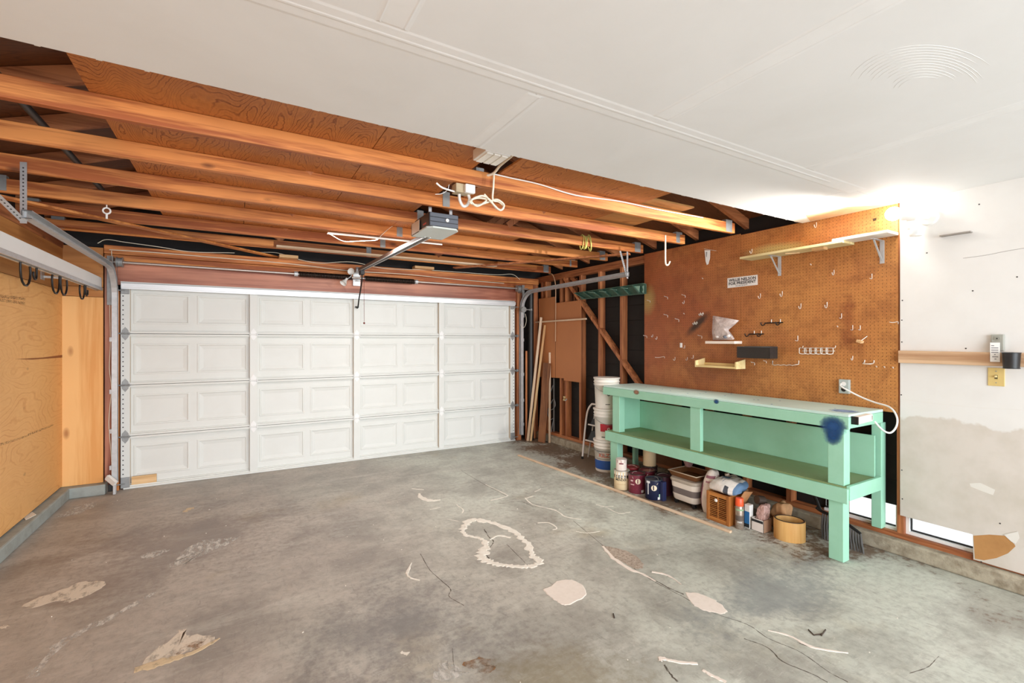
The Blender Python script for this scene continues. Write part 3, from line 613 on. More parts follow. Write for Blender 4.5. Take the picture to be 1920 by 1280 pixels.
# grade stamps printed on the plywood
def mat_stamp():
    m, t, b = nt('ink_stamp'); n = noise(t, coords(t, (1, 1, 2.0), 'World'), 110, 2, 0.7); setc(t, b, lin(128, 92, 60))
    t.links.new(ramp(t, n, [(0.50, (0, 0, 0)), (0.58, (.8, .8, .8))]), b.inputs['Alpha']); b.inputs['Roughness'].default_value = 0.9; return m
M_STAMP = mat_stamp()
for q in ([(0, 552), (47, 558), (47, 563), (0, 558)], [(0, 559), (47, 566), (47, 571), (0, 565)], [(0, 831), (52, 815), (52, 818), (0, 836)], [(52, 813), (100, 795), (100, 798), (52, 817)]):
    MB().add([PX(u, v, XL + 0.0126) for u, v in q], [(0, 1, 2, 3)]).build('grade_stamp', M_STAMP, wall_l)
cr = [PX(u, v, XL + 0.0125) for u, v in [(28, 673), (80, 670), (118, 665), (118, 670), (60, 674)]]
MB().add(cr, [(0, 1, 2, 3, 4)]).build('veneer_split', plain('veneer_split', (150, 88, 44), 0.9), wall_l)
MB().prism([PZ(u, v, 0.106) for u, v in [(44, 970), (60, 960), (68, 965), (48, 975)]], (0, 0, 0.004)).build('cement_chip', M_MORTAR, wall_l)

# ------------------------------------------------------------------ front wall around the garage door
wall_f = structure('wall_front', 'dark redwood header and framing around the garage door')
MB().box(XL - .2, -1.14, 6.08, 6.4, 0, 0.105).build('concrete_curb', M_CURBL, wall_f, bevel=0.01)
MB().box(-1.488, -1.172, 6.165, 6.185, 0.108, 1.975).build('edge_glued_panel', M_PLYPANEL, wall_f, bevel=0.001)
MB().box(-1.488, -1.172, 6.160, 6.185, 1.979, 2.075).build('cross_board', wood('left_upper_board', (222, 160, 92), (182, 118, 60), 'X', 0.5, ring=6, knots=0.6), wall_f, bevel=0.001)
MB().box(-1.488, -1.172, 6.163, 6.185, 2.079, 2.475).build('upper_panel', wood('left_upper_board', (222, 160, 92), (182, 118, 60), 'X', 0.5, ring=6, knots=0.6), wall_f, bevel=0.001)
MB().box(-1.168, -1.118, 6.20, 6.29, 0.0, 2.335).build('jamb_stud', HEADER('Z'), wall_f, bevel=0.003)
MB().box(-1.116, -1.052, 6.19, 6.28, 0.0, 2.05).build('jamb_stud', JOIST('Z'), wall_f, bevel=0.003)
MB().box(3.72, 3.80, 6.19, 6.28, 0.0, 2.335).build('jamb_stud', STUD('Z'), wall_f, bevel=0.003)
MB().box(4.02, 4.11, 6.19, 6.28, 0.0, 2.50).build('corner_stud', STUD('Z'), wall_f, bevel=0.003)
MB().box(-1.17, 3.85, 6.225, 6.32, 2.115, 2.335).build('header_beam', HEADER('X'), wall_f, bevel=0.004)
MB().box(-1.17, 4.12, 6.20, 6.29, 2.338, 2.420).build('top_plate', JOIST('X'), wall_f, bevel=0.003)
MB().box(-1.17, 4.12, 6.185, 6.29, 2.424, 2.512).build('top_plate', JOIST('X'), wall_f, bevel=0.003)
MB().box(-1.7, 4.3, 6.325, 6.36, 0.0, 3.75).build('gable_siding', M_TAR, wall_f)
# unseen rear wall behind the camera, its doorway invented to let in light
wall_b = structure('wall_rear', 'unseen white rear wall with an added doorway for light')
for x0, x1, z0, z1 in ((-1.7, -1.25, 0, 2.7), (3.85, 4.3, 0, 2.7), (-1.25, 3.85, 2.45, 2.7)):
    MB().box(x0, x1, YB - .12, YB, z0, z1).build('wall_panel', M_WALLPAINT if False else M_DRY, wall_b)

# ------------------------------------------------------------------ sectional garage door
door = structure('door_1', 'closed white four section steel garage door seen from inside')
SC = [-1.0025 + 1.1625 * i for i in range(5)]; HW = 0.0375
DX0, DX1 = -1.04, 3.685; SH = 0.5335
PW, PH = 0.49, 0.325
def panel_cols():
    out = []
    for i in range(4):
        a, b = SC[i] + HW, SC[i + 1] - HW; w = (b - a); g = (w - 2 * PW) / 3
        out += [(a + g * 0.6, a + g * 0.6 + PW), (b - g * 0.6 - PW, b - g * 0.6)]
    return out
PC = panel_cols()
pb = MB()   # dished panel, origin at its centre, face towards -y
def ringr(w, h, y): return [(-w, y, -h), (w, y, -h), (w, y, h), (-w, y, h)]
R = [ringr(PW / 2, PH / 2, 0), ringr(PW / 2 - .006, PH / 2 - .006, -0.004), ringr(PW / 2 - .018, PH / 2 - .018, -0.004), ringr(PW / 2 - .024, PH / 2 - .024, 0.004), ringr(PW / 2 - .062, PH / 2 - .062, 0.013)]
vs_ = [q for g in R for q in g]; fs_ = [(4 * k + i, 4 * k + (i + 1) % 4, 4 * k + 4 + (i + 1) % 4, 4 * k + 4 + i) for k in range(len(R) - 1) for i in range(4)] + [(16, 17, 18, 19)]
panel_me = pb.add(vs_, fs_).mesh('raised_panel'); panel_me.materials.append(M_DOOR)
hb = MB()   # leaf hinge: two pointed leaves and a barrel
for s_ in (-1, 1):
    hb.prism([(-0.03, 0, s_ * 0.004), (0.03, 0, s_ * 0.004), (0.026, 0, s_ * 0.035), (0.0, 0, s_ * 0.07), (-0.026, 0, s_ * 0.035)], (0, -0.003, 0))
hb.cyl((-0.042, -0.008, 0), (0.042, -0.008, 0), 0.007, n=8); hb.cbox((0.034, -0.012, 0), (0.004, 0.022, 0.03))
hinge_me = hb.mesh('hinge'); hinge_me.materials.append(M_STEELDULL)
hinge_white = hinge_me.copy(); hinge_white.materials.clear(); hinge_white.materials.append(M_WHITEMETAL)
YSK = 6.252
for r_ in range(4):
    z0 = 0.012 + r_ * SH; z1 = z0 + SH - 0.004; zc = (z0 + z1) / 2
    mb = MB(); zp0, zp1 = zc - PH / 2, zc + PH / 2
    mb.box(DX0, DX1, YSK, YSK + .004, z0, zp0); mb.box(DX0, DX1, YSK, YSK + .004, zp1, z1)
    xs_ = [DX0] + [q for ab in PC for q in ab] + [DX1]
    for i in range(0, len(xs_), 2): mb.box(xs_[i], xs_[i + 1], YSK, YSK + .004, zp0, zp1)
    mb.box(DX0, DX1, 6.275, 6.281, z0, z1)           # outer skin
    se = mb.build('door_section', M_DOOR, door)
    for a, b in PC:
        o = bpy.data.objects.new('raised_panel', panel_me); COL.objects.link(o); o.location = ((a + b) / 2, YSK, zc); o.parent = se
    # folded top and bottom rails of the section
    MB().box(DX0, DX1, 6.212, 6.252, z0, z0 + 0.022).box(DX0, DX1, 6.232, 6.252, z0 + .022, z0 + .034).build('section_rail', M_DOOR, se, bevel=0.003)
    MB().box(DX0, DX1, 6.212, 6.252, z1 - 0.022, z1).box(DX0, DX1, 6.232, 6.252, z1 - .034, z1 - .022).build('section_rail', M_DOOR, se, bevel=0.003)
    for i, c in enumerate(SC):
        mb = MB(); mb.box(c - HW, c + HW, 6.200, 6.204, z0 + .004, z1 - .004)
        st = mb.build('door_stile', M_DOOR, se, bevel=0.0008)
        for s_ in (-1, 1): MB().box(c + s_ * HW - (0.003 if s_ > 0 else 0), c + s_ * HW + (0.003 if s_ < 0 else 0), 6.204, 6.251, z0 + .004, z1 - .004).build('stile_flange', M_DOORSIDE, se)
        if i in (0, 4):
            mb = MB()
            for k in range(10):
                zz = z0 + 0.05 + k * 0.048
                if abs(zz - z0) > 0.06 and abs(zz - z1) > 0.06: mb.cyl((c - 0.018 if i == 0 else c + .018, 6.1985, zz), (c - 0.018 if i == 0 else c + .018, 6.2005, zz), 0.0065, n=8)
            o = mb.build('punched_hole', M_STEELDARK, se); o['kind'] = 'stuff'
    if r_ > 0:
        for i, c in enumerate(SC):
            o = bpy.data.objects.new('hinge', hinge_me if i in (0, 4) else hinge_white); COL.objects.link(o); o.location = (c, 6.199, z0 - 0.002); o.parent = door
            if i in (0, 4):
                s_ = -1 if i == 0 else 1
                MB().cyl((c, 6.185, z0), (c + s_ * 0.09, 6.185, z0), 0.006, n=8).cyl((c + s_ * .06, 6.185, z0), (c + s_ * 0.085, 6.185, z0), 0.022, n=14).build('roller', M_STEELDULL, door)
# reinforcing strut across the top, end brackets, bottom seal
mb = MB(); zt = 0.012 + 4 * SH
mb.box(DX0 + .01, DX1 - .01, 6.150, 6.200, zt - 0.018, zt - 0.014).box(DX0 + .01, DX1 - .01, 6.150, 6.153, zt - .058, zt - .014).box(DX0 + .01, DX1 - .01, 6.150, 6.200, zt - .060, zt - .056).box(DX0 + .01, DX1 - .01, 6.165, 6.169, zt - .075, zt - .058)
mb.build('top_strut', plain('white_galvanised', (226, 228, 230), 0.35, 0.25), door, bevel=0.001)
MB().box(DX0, DX1, 6.196, 6.290, zt - .014, zt + .004).build('top_rail', M_DOOR, door, bevel=0.002)
for c, s_ in ((SC[0], -1), (SC[4], 1)):
    MB().box(c - .034, c + .034, 6.178, 6.199, zt - .125, zt - .068).cyl((c, 6.17, zt - .09), (c + s_ * .085, 6.17, zt - .09), .006, n=8).build('top_bracket', M_STEELDULL, door, bevel=0.002)
    MB().box(c - .037, c + .037, 6.190, 6.199, 0.015, 0.125).cyl((c, 6.18, .06), (c + s_ * .085, 6.18, .06), .006, n=8).build('bottom_bracket', M_STEELDULL, door, bevel=0.002)
MB().box(DX0 + .02, DX1 + .01, 6.190, 6.285, 0.0, 0.022).build('bottom_seal', M_DOOR, door, bevel=0.006)
lab(MB().box(-0.955, -0.745, 6.215, 6.236, 0.022, 0.118).build('wood_block', PINE('X'), door, bevel=0.002), 'bare wood block in the bottom rail')
LED_W = 26
# ================================================================== DOOR HARDWARE
GALV = M_STEEL
def perforated(p0, p1, w, t, up, hole_r=0.005, step=0.022):
    """slotted angle strap: bar plus dark slot buttons on the wide faces"""
    a = MB().bar(p0, p1, w, t, up); p0 = Vector(p0); p1 = Vector(p1); d = (p1 - p0); L = d.length; d.normalize(); u = Vector(up); u = (u - d * u.dot(d)).normalized()
    b = MB(); n = int(L / step)
    for i in range(1, n):
        c = p0 + d * (i * step)
        b.cyl(c - u * (t / 2 + 0.0006), c + u * (t / 2 + 0.0006), hole_r, n=6)
    return a, b
def door_track(xc, s_, label, straps, yend, zend):
    """vertical track, radius and horizontal run; s_ = side the flange faces"""
    root = thing('door_track', label, 'door track', (xc, 6.15, 0.0))
    zb = 2.275
    path = [(xc, 6.150, 0.09), (xc, 6.150, 1.0), (xc, 6.150, 1.98)]
    for k in range(1, 9):
        a = k / 9 * math.pi / 2; path.append((xc, 6.150 - 0.30 * (1 - math.cos(a)), 1.98 + (zb - 1.98) * math.sin(a)))
    path += [(xc, 5.85, zb), (xc, yend, zend)]
    # C-section swept along the path in the yz plane
    prof = [(-0.025, -0.022), (-0.025, 0.024), (0.025, 0.024), (0.025, -0.022), (0.021, -0.022), (0.021, 0.020), (-0.021, 0.020), (-0.021, -0.022)]
    vs = []; fs = []; n = len(prof); m = len(path)
    for i in range(m):
        a = Vector(path[max(i - 1, 0)]); b = Vector(path[min(i + 1, m - 1)]); d = (b - a).normalized(); nn = Vector((0, -d.z, d.y))
        for p, q in prof: vs.append(Vector(path[i]) + nn * p + Vector((q * s_, 0, 0)))
    for i in range(m - 1):
        for j in range(n): fs.append((i * n + j, i * n + (j + 1) % n, (i + 1) * n + (j + 1) % n, (i + 1) * n + j))
    MB().add(vs, fs).build('track_channel', GALV, root)
    for z in (0.25, 0.62, 1.02, 1.55):
        MB().box(xc + s_ * .024 - .02, xc + s_ * .024 + .02, 6.14, 6.188, z - .022, z + .022).build('track_bracket', GALV, root, bevel=0.001)
    MB().box(xc + s_ * .05 - .018, xc + s_ * .05 + .018, 6.165, 6.187, 1.9, 2.40).build('flag_angle', M_STEELDULL, root, bevel=0.001)
    for p0, p1 in straps:
        a, b = perforated(p0, p1, 0.034, 0.003, (s_ * 0.3, -0.95, 0.0))
        o = a.build('hanger_strap', GALV, root); b.build('strap_slot', M_STEELDARK, o)['kind'] = 'stuff'
    return root
door_track(-1.075, -1, 'galvanised left door track curving up beside the plywood wall', [((-1.10, 3.875, 2.235), (-1.10, 3.875, 2.60)), ((-1.10, 3.87, 2.25), (-1.30, 3.45, 2.56))], 3.84, 2.285)
door_track(3.775, 1, 'galvanised right door track curving up in front of the open studs', [((3.80, 3.90, 2.24), (3.80, 3.90, 2.545)), ((3.80, 3.91, 2.27), (3.70, 3.91, 2.545))], 3.87, 2.285)

# torsion shaft, drums, springs, cables
ts = thing('torsion_shaft', 'steel torsion shaft with springs and cable drums above the garage door', 'torsion spring', (1.32, 6.10, 2.30))
ZS, YS = 2.333, 6.10
MB().cyl((-1.17, YS, ZS), (3.86, YS, ZS), 0.0127, n=14).build('shaft', plain('shaft_steel', (196, 184, 176), 0.35, 0.6), ts)
def coil(x0, x1, turns, r=0.028, wr=0.0042):
    n = turns * 10; return [Vector((x0 + (x1 - x0) * i / n, YS + r * math.cos(2 * math.pi * i / 10), ZS + r * math.sin(2 * math.pi * i / 10))) for i in range(n + 1)]
for x0, x1 in ((0.63, 1.24), (1.40, 2.05)):
    MB().tube(coil(x0, x1, 34), 0.0085, 5).build('spring', plain('oiled_spring', (58, 46, 40), 0.4, 0.7), ts)
for xx in (0.60, 2.08): MB().cyl((xx - .02, YS, ZS), (xx + .02, YS, ZS), 0.030, n=14).build('winding_cone', GALV, ts)
for xx, s_ in ((-1.03, -1), (3.69, 1)):
    MB().cyl((xx - .02, YS, ZS), (xx + .02, YS, ZS), 0.045, n=24).cyl((xx - .026, YS, ZS), (xx - .02, YS, ZS), 0.052, n=24).cyl((xx + .02, YS, ZS), (xx + .026, YS, ZS), 0.052, n=24).build('cable_drum', M_STEELDULL, ts, bevel=0.002)
    MB().tube([(xx + s_ * .012, YS - .043, ZS), (xx + s_ * .022, 6.17, 0.1)], 0.0018, 6).build('lift_cable', M_STEELDARK, ts)
    MB().box(xx + s_ * .05 - .003, xx + s_ * .05 + .003, YS - .04, 6.19, ZS - .06, ZS + .05).build('bearing_plate', M_STEELDULL, ts)
MB().box(1.275, 1.365, 6.195, 6.20, ZS - .09, ZS + .07).box(1.30, 1.34, YS - .03, 6.2, ZS - .035, ZS - .028).build('centre_plate', plain('bracket_zinc', (214, 216, 216), 0.4, 0.5), ts, bevel=0.001)

# garage door opener
op = thing('door_opener', 'grey box garage door opener with long rail to the door header', 'door opener', (1.355, 3.47, 2.385))
OX0, OX1, OY0, OY1, OZ0, OZ1 = 1.235, 1.475, 3.33, 3.66, 2.385, 2.505
M_OPGREY = plain('opener_grey', (92, 98, 108), 0.4)
bd = MB().box(OX0, OX1, OY0, OY1, OZ0 + 0.012, OZ1).build('housing', plain('opener_dark', (48, 46, 48), 0.4), op, bevel=0.008)
for k in range(3):
    z0 = OZ0 + 0.018 + k * 0.034
    MB().box(OX0 + .006, OX1 - .006, OY0 - .004, OY0 + .002, z0, z0 + 0.030).build('face_band', M_OPGREY, bd, bevel=0.003)
MB().cyl((1.378, OY0 - .012, 2.452), (1.378, OY0, 2.452), 0.013, n=16).build('learn_button', M_WHITE, bd)
MB().box(OX0 - .0012, OX0, 3.39, 3.46, 2.424, 2.436).build('brand_plate', plain('opener_red_print', (206, 70, 52), 0.5), bd)
le = MB(); le.prism([(OX0 - .012, OY0 + .03, OZ0), (OX0 + .03, OY0 - .006, OZ0), (OX1 - .02, OY0 - .006, OZ0), (OX1 + .012, OY0 + .04, OZ0), (OX1 + .012, OY1 + .05, OZ0 + 0.0), (OX0 - .012, OY1 + .05, OZ0)], (0, 0, 0.014))
le.build('light_lens', plain('opener_lens', (206, 214, 210), 0.35), bd, bevel=0.004)
MB().box(OX0 - .012, OX0 - .008, OY1 - .14, OY1 + .05, OZ0, OZ1 - .02).build('side_cover', plain('opener_side_white', (226, 206, 186), 0.5), bd, bevel=0.003)
MB().box(OX0 - .012, OX1 + .012, OY1 + .035, OY1 + .05, OZ0, OZ1 - .02).build('end_cover', plain('opener_side_white', (226, 206, 186), 0.5), bd, bevel=0.003)
for xx in (1.27, 1.44):
    MB().box(xx - .012, xx + .012, 3.40, 3.404, OZ1 - .01, 2.56).build('hanging_strap', GALV, op)
rz0, rz1 = 2.405, 2.425
MB().bar((1.345, 3.62, rz0), (1.315, 6.03, rz1), 0.040, 0.036).build('rail', plain('opener_rail', (124, 100, 88), 0.55, 0.0), op, bevel=0.004)
MB().bar((1.368, 3.66, rz0 - .021), (1.335, 6.0, rz1 - .021), 0.012, 0.006).build('rail_lip', GALV, op)
MB().bar((1.322, 3.66, rz0 - .021), (1.299, 6.0, rz1 - .021), 0.012, 0.006).build('rail_lip', GALV, op)
MB().bar((1.345, 3.66, rz0 - .0195), (1.317, 6.0, rz1 - .0195), 0.010, 0.004).build('drive_chain', M_BLACK, op)
MB().cyl((1.275, 6.03, 2.425), (1.345, 6.03, 2.425), 0.034, n=16).box(1.28, 1.345, 6.03, 6.20, 2.40, 2.44).build('end_pulley', GALV, op)
MB().box(1.295, 1.345, 5.86, 5.96, 2.35, 2.405).build('trolley', M_BLACK, op, bevel=0.004)
arm = [(1.325, 5.91, 2.36), (1.325, 5.93, 2.28), (1.325, 6.0, 2.17), (1.322, 6.08, 2.05), (1.32, 6.12, 1.965), (1.318, 6.165, 1.955)]
MB().tube(smooth_pts(arm, 4), 0.0085, 8).cyl((1.295, 6.165, 1.97), (1.34, 6.165, 1.97), .008, n=8).build('door_arm', M_BLACK, op)
MB().tube([(1.345, 5.90, 2.35), (1.347, 5.90, 1.77)], 0.0022, 6).sphere((1.347, 5.90, 1.755), 0.012).build('release_cord', plain('release_cord', (120, 50, 40), 0.6), op)

# pair of clip-on reflectors beside the opener bracket
fl = thing('clamp_light', 'small white reflector lamp pair clipped beside the opener bracket', 'lamp', (1.20, 6.03, 2.26))
for c, d in ((Vector((1.235, 6.02, 2.385)), Vector((-0.5, -0.8, 0.1))), (Vector((1.15, 6.02, 2.285)), Vector((-0.6, -0.4, -0.8)))):
    d.normalize(); MB().cyl(c, c + d * 0.06, 0.016, 0.042, n=18, caps=False).cyl(c - d * 0.03, c, 0.014, 0.016, n=14).build('reflector', M_WHITE, fl)
MB().tube([(1.235, 6.03, 2.385), (1.22, 6.06, 2.34), (1.16, 6.04, 2.29)], 0.006, 6).build('stem', GALV, fl)

# photo-eye sensors with wiring on the jambs
ls = thing('safety_sensor', 'white photo eye bracket at the foot of the left door track', 'sensor', (-1.09, 6.08, 0.0))
MB().bar((-1.13, 6.11, 0.17), (-1.055, 6.05, 0.105), 0.03, 0.05, (0, 0, 1)).build('bracket_arm', M_WHITE, ls, bevel=0.002)
MB().box(-1.072, -1.05, 6.03, 6.075, 0.004, 0.09).build('mount', GALV, ls, bevel=0.002)
MB().box(-1.115, -1.08, 6.06, 6.10, 0.03, 0.10).build('eye', M_BLACK, ls, bevel=0.004)
wr = [PY(u, v, 6.18) for u, v in [(209, 470), (210, 500), (206, 560), (207, 640), (205, 690), (209, 730), (204, 790), (208, 845), (210, 880)]]
tag(MB().tube(smooth_pts(wr, 4), 0.004, 6).build('sensor_wire', M_CABLE), 'pale sensor wire running down the left door jamb', 'wire')
rs = thing('keyed_pulley', 'small zinc pulley with loose wire loop beside the right door track', 'pulley', (3.93, 6.10, 1.96))
c = PY(982, 580, 6.02)
MB().cyl(c + Vector((0, -.012, 0)), c + Vector((0, .012, 0)), 0.042, n=20).cyl(c, c + Vector((.14, .0, 0)), .008, n=8).build('wheel', M_STEELDULL, rs, bevel=0.003)
lp = [PY(u, v, 6.02) for u, v in [(985, 588), (987, 600), (984, 612), (979, 614), (976, 608)]]
MB().tube(smooth_pts(lp, 5), 0.003, 6).build('wire_loop', M_CABLE, rs)
MB().box(c.x + .12, c.x + .14, 6.00, 6.06, c.z - .015, c.z + .015).build('bracket', M_STEELDULL, rs)
tag(MB().cyl((3.93, 6.125, 0.0), (3.93, 6.125, 2.33), 0.048, n=20).build('drain_pipe', M_BLACK), 'black plastic drain pipe standing in the corner beside the garage door', 'pipe')

# ------------------------------------------------------------------ wiring under the loft
def cable(name, label, pts, r=0.0045, mat=None, k=6, cat='cable'):
    return tag(MB().tube(smooth_pts(pts, k), r, 7).build(name, mat or M_CABLE), label, cat)
cable('cable', 'cream cable stapled along the upper plate over the garage door', [PY(u, v, 6.178) for u, v in [(205, 468), (300, 474), (420, 484), (540, 494), (660, 508), (760, 514), (860, 524), (945, 531)]], 0.005)
cable('cable', 'thin wire looping over the top plate by the opener rail', [PY(u, v, 6.16) for u, v in [(183, 456), (200, 449), (235, 454), (300, 463), (360, 472), (440, 474)]], 0.004)
cable('cable', 'pale cable sagging across the plate near the opener bracket', [PY(u, v, 6.165) for u, v in [(480, 473), (520, 474), (560, 486), (600, 493), (660, 491), (720, 503), (800, 506), (860, 510), (930, 515), (960, 514), (975, 524)]], 0.004)
cable('cable', 'white wire hanging in a loop off the joist beside the opener', [PY(u, v, 4.47) for u, v in [(614, 436), (640, 451), (655, 453), (675, 452), (705, 450), (716, 440), (732, 426), (742, 421)]], 0.003, M_CABLE)
sa_, sb_ = PY(614, 436, 4.46), PY(829, 458, 4.46)
led = thing('led_strip', 'thin white LED strip under the joist beside the opener, its light added', 'strip lamp', (sa_ + sb_) / 2)
MB().bar(sa_, sb_, .016, .010, (0, 0, 1)).build('strip_body', M_WHITE, led, bevel=.002)
MB().bar(sa_ - Vector((0, 0, .009)), sb_ - Vector((0, 0, .0065)), .012, .003, (0, 0, 1)).build('strip_diffuser', plain('added_glow_diffuser', (255, 244, 236), .4, emit=.25), led)  # glow added to the diffuser
L = bpy.data.lights.new('added_strip_light', 'AREA'); L.shape = 'RECTANGLE'; L.size = (sb_ - sa_).length; L.size_y = .02; L.energy = LED_W; L.color = (1.0, .975, .94)  # lamp added at the unlit strip to brighten the floor
lo = bpy.data.objects.new('added_strip_light', L); COL.objects.link(lo); lo.location = Vector((0, 0, -.014)); lo.parent = led
cable('conduit', 'dark metal conduit crossing the attic above the left joists', [Vector((-0.95, 2.9, 2.75)), Vector((-0.945, 3.6, 2.75)), Vector((-0.94, 4.9, 2.75))], 0.02, M_STEELDARK, 2, 'pipe')
# junction box with plugs, cords
jb = thing('junction_box', 'open junction box with plugged-in white adapters under the first joist', 'junction box', (1.27, 2.80, 2.475))
JBY = 2.775
def J(u, v, y=JBY): return PY(u, v, y)
a_, b2 = J(852, 346), J(882, 366)
MB().box(a_.x, b2.x, JBY - .03, JBY + .04, b2.z, 2.543).build('box', plain('old_brass_box', (198, 180, 146), 0.5, 0.2, dirt=0.5), jb, bevel=0.003)
MB().box(J(866, 360).x, J(884, 360).x, JBY - .06, JBY - .03, J(875, 366).z, J(875, 350).z).build('adapter', M_WHITE, jb, bevel=0.006)
MB().tube(smooth_pts([J(861, 364), J(862, 375), J(868, 386), (J(876, 384)), J(880, 374), J(878, 364)], 5), 0.010, 8).build('plug_cord', M_WHITE, jb)
cable('cable', 'thick cream cable from the attic down to the junction box', [J(875, 348), J(895, 333), J(923, 326, 2.70), J(938, 310, 2.60), J(962, 290, 2.42), J(972, 278, 2.3)], 0.009)
cable('cable', 'white cord draped along the top of the first joist', [J(925, 326, 2.715), J(960, 334, 2.715), J(1010, 345, 2.715), J(1080, 366, 2.715), J(1160, 377, 2.715), J(1240, 394, 2.715), J(1318, 408, 2.715)], 0.005, M_WHITE)
cable('cord', 'coiled cream extension cord dangling under the first joist', [J(926, 327, 2.70), J(925, 350, 2.70), J(924, 374, 2.70), J(935, 378, 2.70), J(944, 386, 2.7), J(941, 393, 2.7), J(930, 390, 2.7), J(920, 376, 2.7), J(905, 367, 2.7), J(888, 372, 2.7), J(884, 378, 2.7), J(894, 386, 2.7), J(906, 381, 2.7), J(912, 374, 2.71), J(898, 371, 2.72), J(884, 374, 2.71), J(882, 380, 2.7), J(896, 384, 2.72), J(918, 378, 2.71), J(932, 374, 2.69), J(945, 384, 2.69), J(938, 394, 2.69), J(924, 382, 2.69), J(908, 364, 2.7)], 0.0065, cat='extension cord')
cable('cable', 'short white cable tail on the near side of the junction box', [J(818, 343, 2.77), J(830, 352, 2.77), J(852, 359, 2.775)], 0.006, M_WHITE)
cable('cable', 'thin bell wire curling off the junction box', [J(842, 346, 2.80), J(839, 356, 2.80), J(828, 363, 2.80), J(816, 364, 2.80)], 0.0022, M_WHITE)
lf = thing('louvre_vent', 'small white louvred fitting in the gap of the loft boards', 'vent', (1.27, 2.34, 2.55))
MB().box(1.17, 1.33, 2.28, 2.44, 2.575, 2.635).build('housing', M_WHITE, lf, bevel=0.004)
for k in range(3): MB().box(1.185 + k * .047, 1.222 + k * .047, 2.29, 2.43, 2.568, 2.576).build('louvre', plain('lens_white', (250, 246, 238), 0.4), lf)
# yellow wire coil slung over the third joist
cw = thing('wire_coil', 'coil of yellow cable wrapped over a joist above the studs', 'wire coil', PY(1098, 470, 3.90))
M_YEL = plain('yellow_jacket', (222, 216, 120), 0.5)
c0 = PY(1098, 457, 3.90)
for k in range(6):
    x = c0.x - 0.045 + k * 0.018 + random.uniform(-.004, .004); lean = random.uniform(-0.02, 0.04); hh = 0.075 + random.uniform(-.01, .012)
    MB().tube([(x + lean * (1 - math.sin(2 * math.pi * i / 16)) * .6, 3.90 + 0.030 * math.cos(2 * math.pi * i / 16), 2.583 + hh * math.sin(2 * math.pi * i / 16)) for i in range(16)], 0.0048, 6, closed=True).build('loop', M_YEL, cw)
# eye bolt and long J hook
ey = PZ(200, 395, 2.50)
e = thing('eye_bolt', 'white eye bolt hanging from a joist near the left wall', 'eye bolt', ey)
MB().tube([ey + Vector((0.022 * math.cos(2 * math.pi * i / 14), 0, 0.022 * math.sin(2 * math.pi * i / 14))) for i in range(14)], 0.006, 7, closed=True).build('eye', M_WHITE, e)
MB().cyl(ey + Vector((0, 0, -0.025)), ey + Vector((0, 0, -.06)), 0.007, n=8).build('shank', M_WHITE, e); MB().cyl(ey + Vector((0, 0, .02)), ey + Vector((0, 0.0, .047)), 0.004, n=8).build('shank', M_WHITE, e)
jh = [PY(u, v, 3.295) for u, v in [(1247.5, 441), (1247.5, 460), (1247.5, 488), (1249, 496), (1253, 496), (1256, 490)]]
tag(MB().tube(smooth_pts(jh, 4), 0.009, 8).build('ceiling_hook', plain('cream_coated_hook', (238, 222, 200), 0.45)), 'long cream J hook hanging from the second joist before the pegboard', 'hook')

# ------------------------------------------------------------------ white hook rail along the left wall
hr = thing('hook_rail', 'white rail on arm brackets along the plywood wall', 'hook rail', (-1.19, 4.9, 2.04))
MB().box(-1.20, -1.18, 2.9, 6.15, 2.072, 2.172).build('rail_board', M_WHITEMETAL, hr, bevel=0.003)
MB().box(-1.225, -1.172, 2.9, 6.15, 2.058, 2.072).build('rail_channel', GALV, hr, bevel=0.002)
MB().box(-1.225, -1.205, 2.9, 6.15, 2.040, 2.058).box(-1.185, -1.172, 2.9, 6.15, 2.040, 2.058).build('channel_lip', GALV, hr, bevel=0.001)
for y in (5.6, 4.2, 3.1):
    MB().bar((-1.20, y, 2.155), (-1.474, y, 2.155), 0.035, 0.022).build('arm', M_WHITEMETAL, hr, bevel=0.003)
    MB().bar((-1.20, y, 2.09), (-1.474, y + .03, 2.10), 0.02, 0.02).build('arm', M_WHITEMETAL, hr, bevel=0.003)
    MB().box(-1.4735, -1.468, y - .04, y + .05, 2.07, 2.21).build('wall_plate', GALV, hr, bevel=0.002)
def big_hook(y, r, flip, label):
    zt = 2.04; pts = [(0, 0, 0), (0, 0, -0.05)]
    for k in range(1, 9):
        a = math.pi * k / 8 * 1.15; pts.append((0, r * (1 - math.cos(a)) * flip, -0.05 - r * 1.1 * math.sin(a)))
    return tag(MB().tube([(-1.198 + p[0], y + p[1], zt + p[2]) for p in pts], 0.0065, 8).build('utility_hook', M_BLACKMETAL), label, 'hook', 'black utility hooks under the white rail')
for y, r, fl_, L_ in ((4.17, 0.085, 1, 'large black utility hook under the white rail, farthest from the garage door'), (4.45, 0.03, -1, 'narrow black utility hook next to the large one farthest from the door'), (4.93, 0.085, -1, 'wide black utility hook of the middle pair, opening away from the door'),
        (4.96, 0.08, 1, 'wide black utility hook of the middle pair, opening towards the door'), (5.62, 0.075, -1, 'wide black utility hook of the pair nearest the garage door'), (5.66, 0.035, 1, 'narrow black utility hook of the pair nearest the garage door')): big_hook(y, r, fl_, L_)
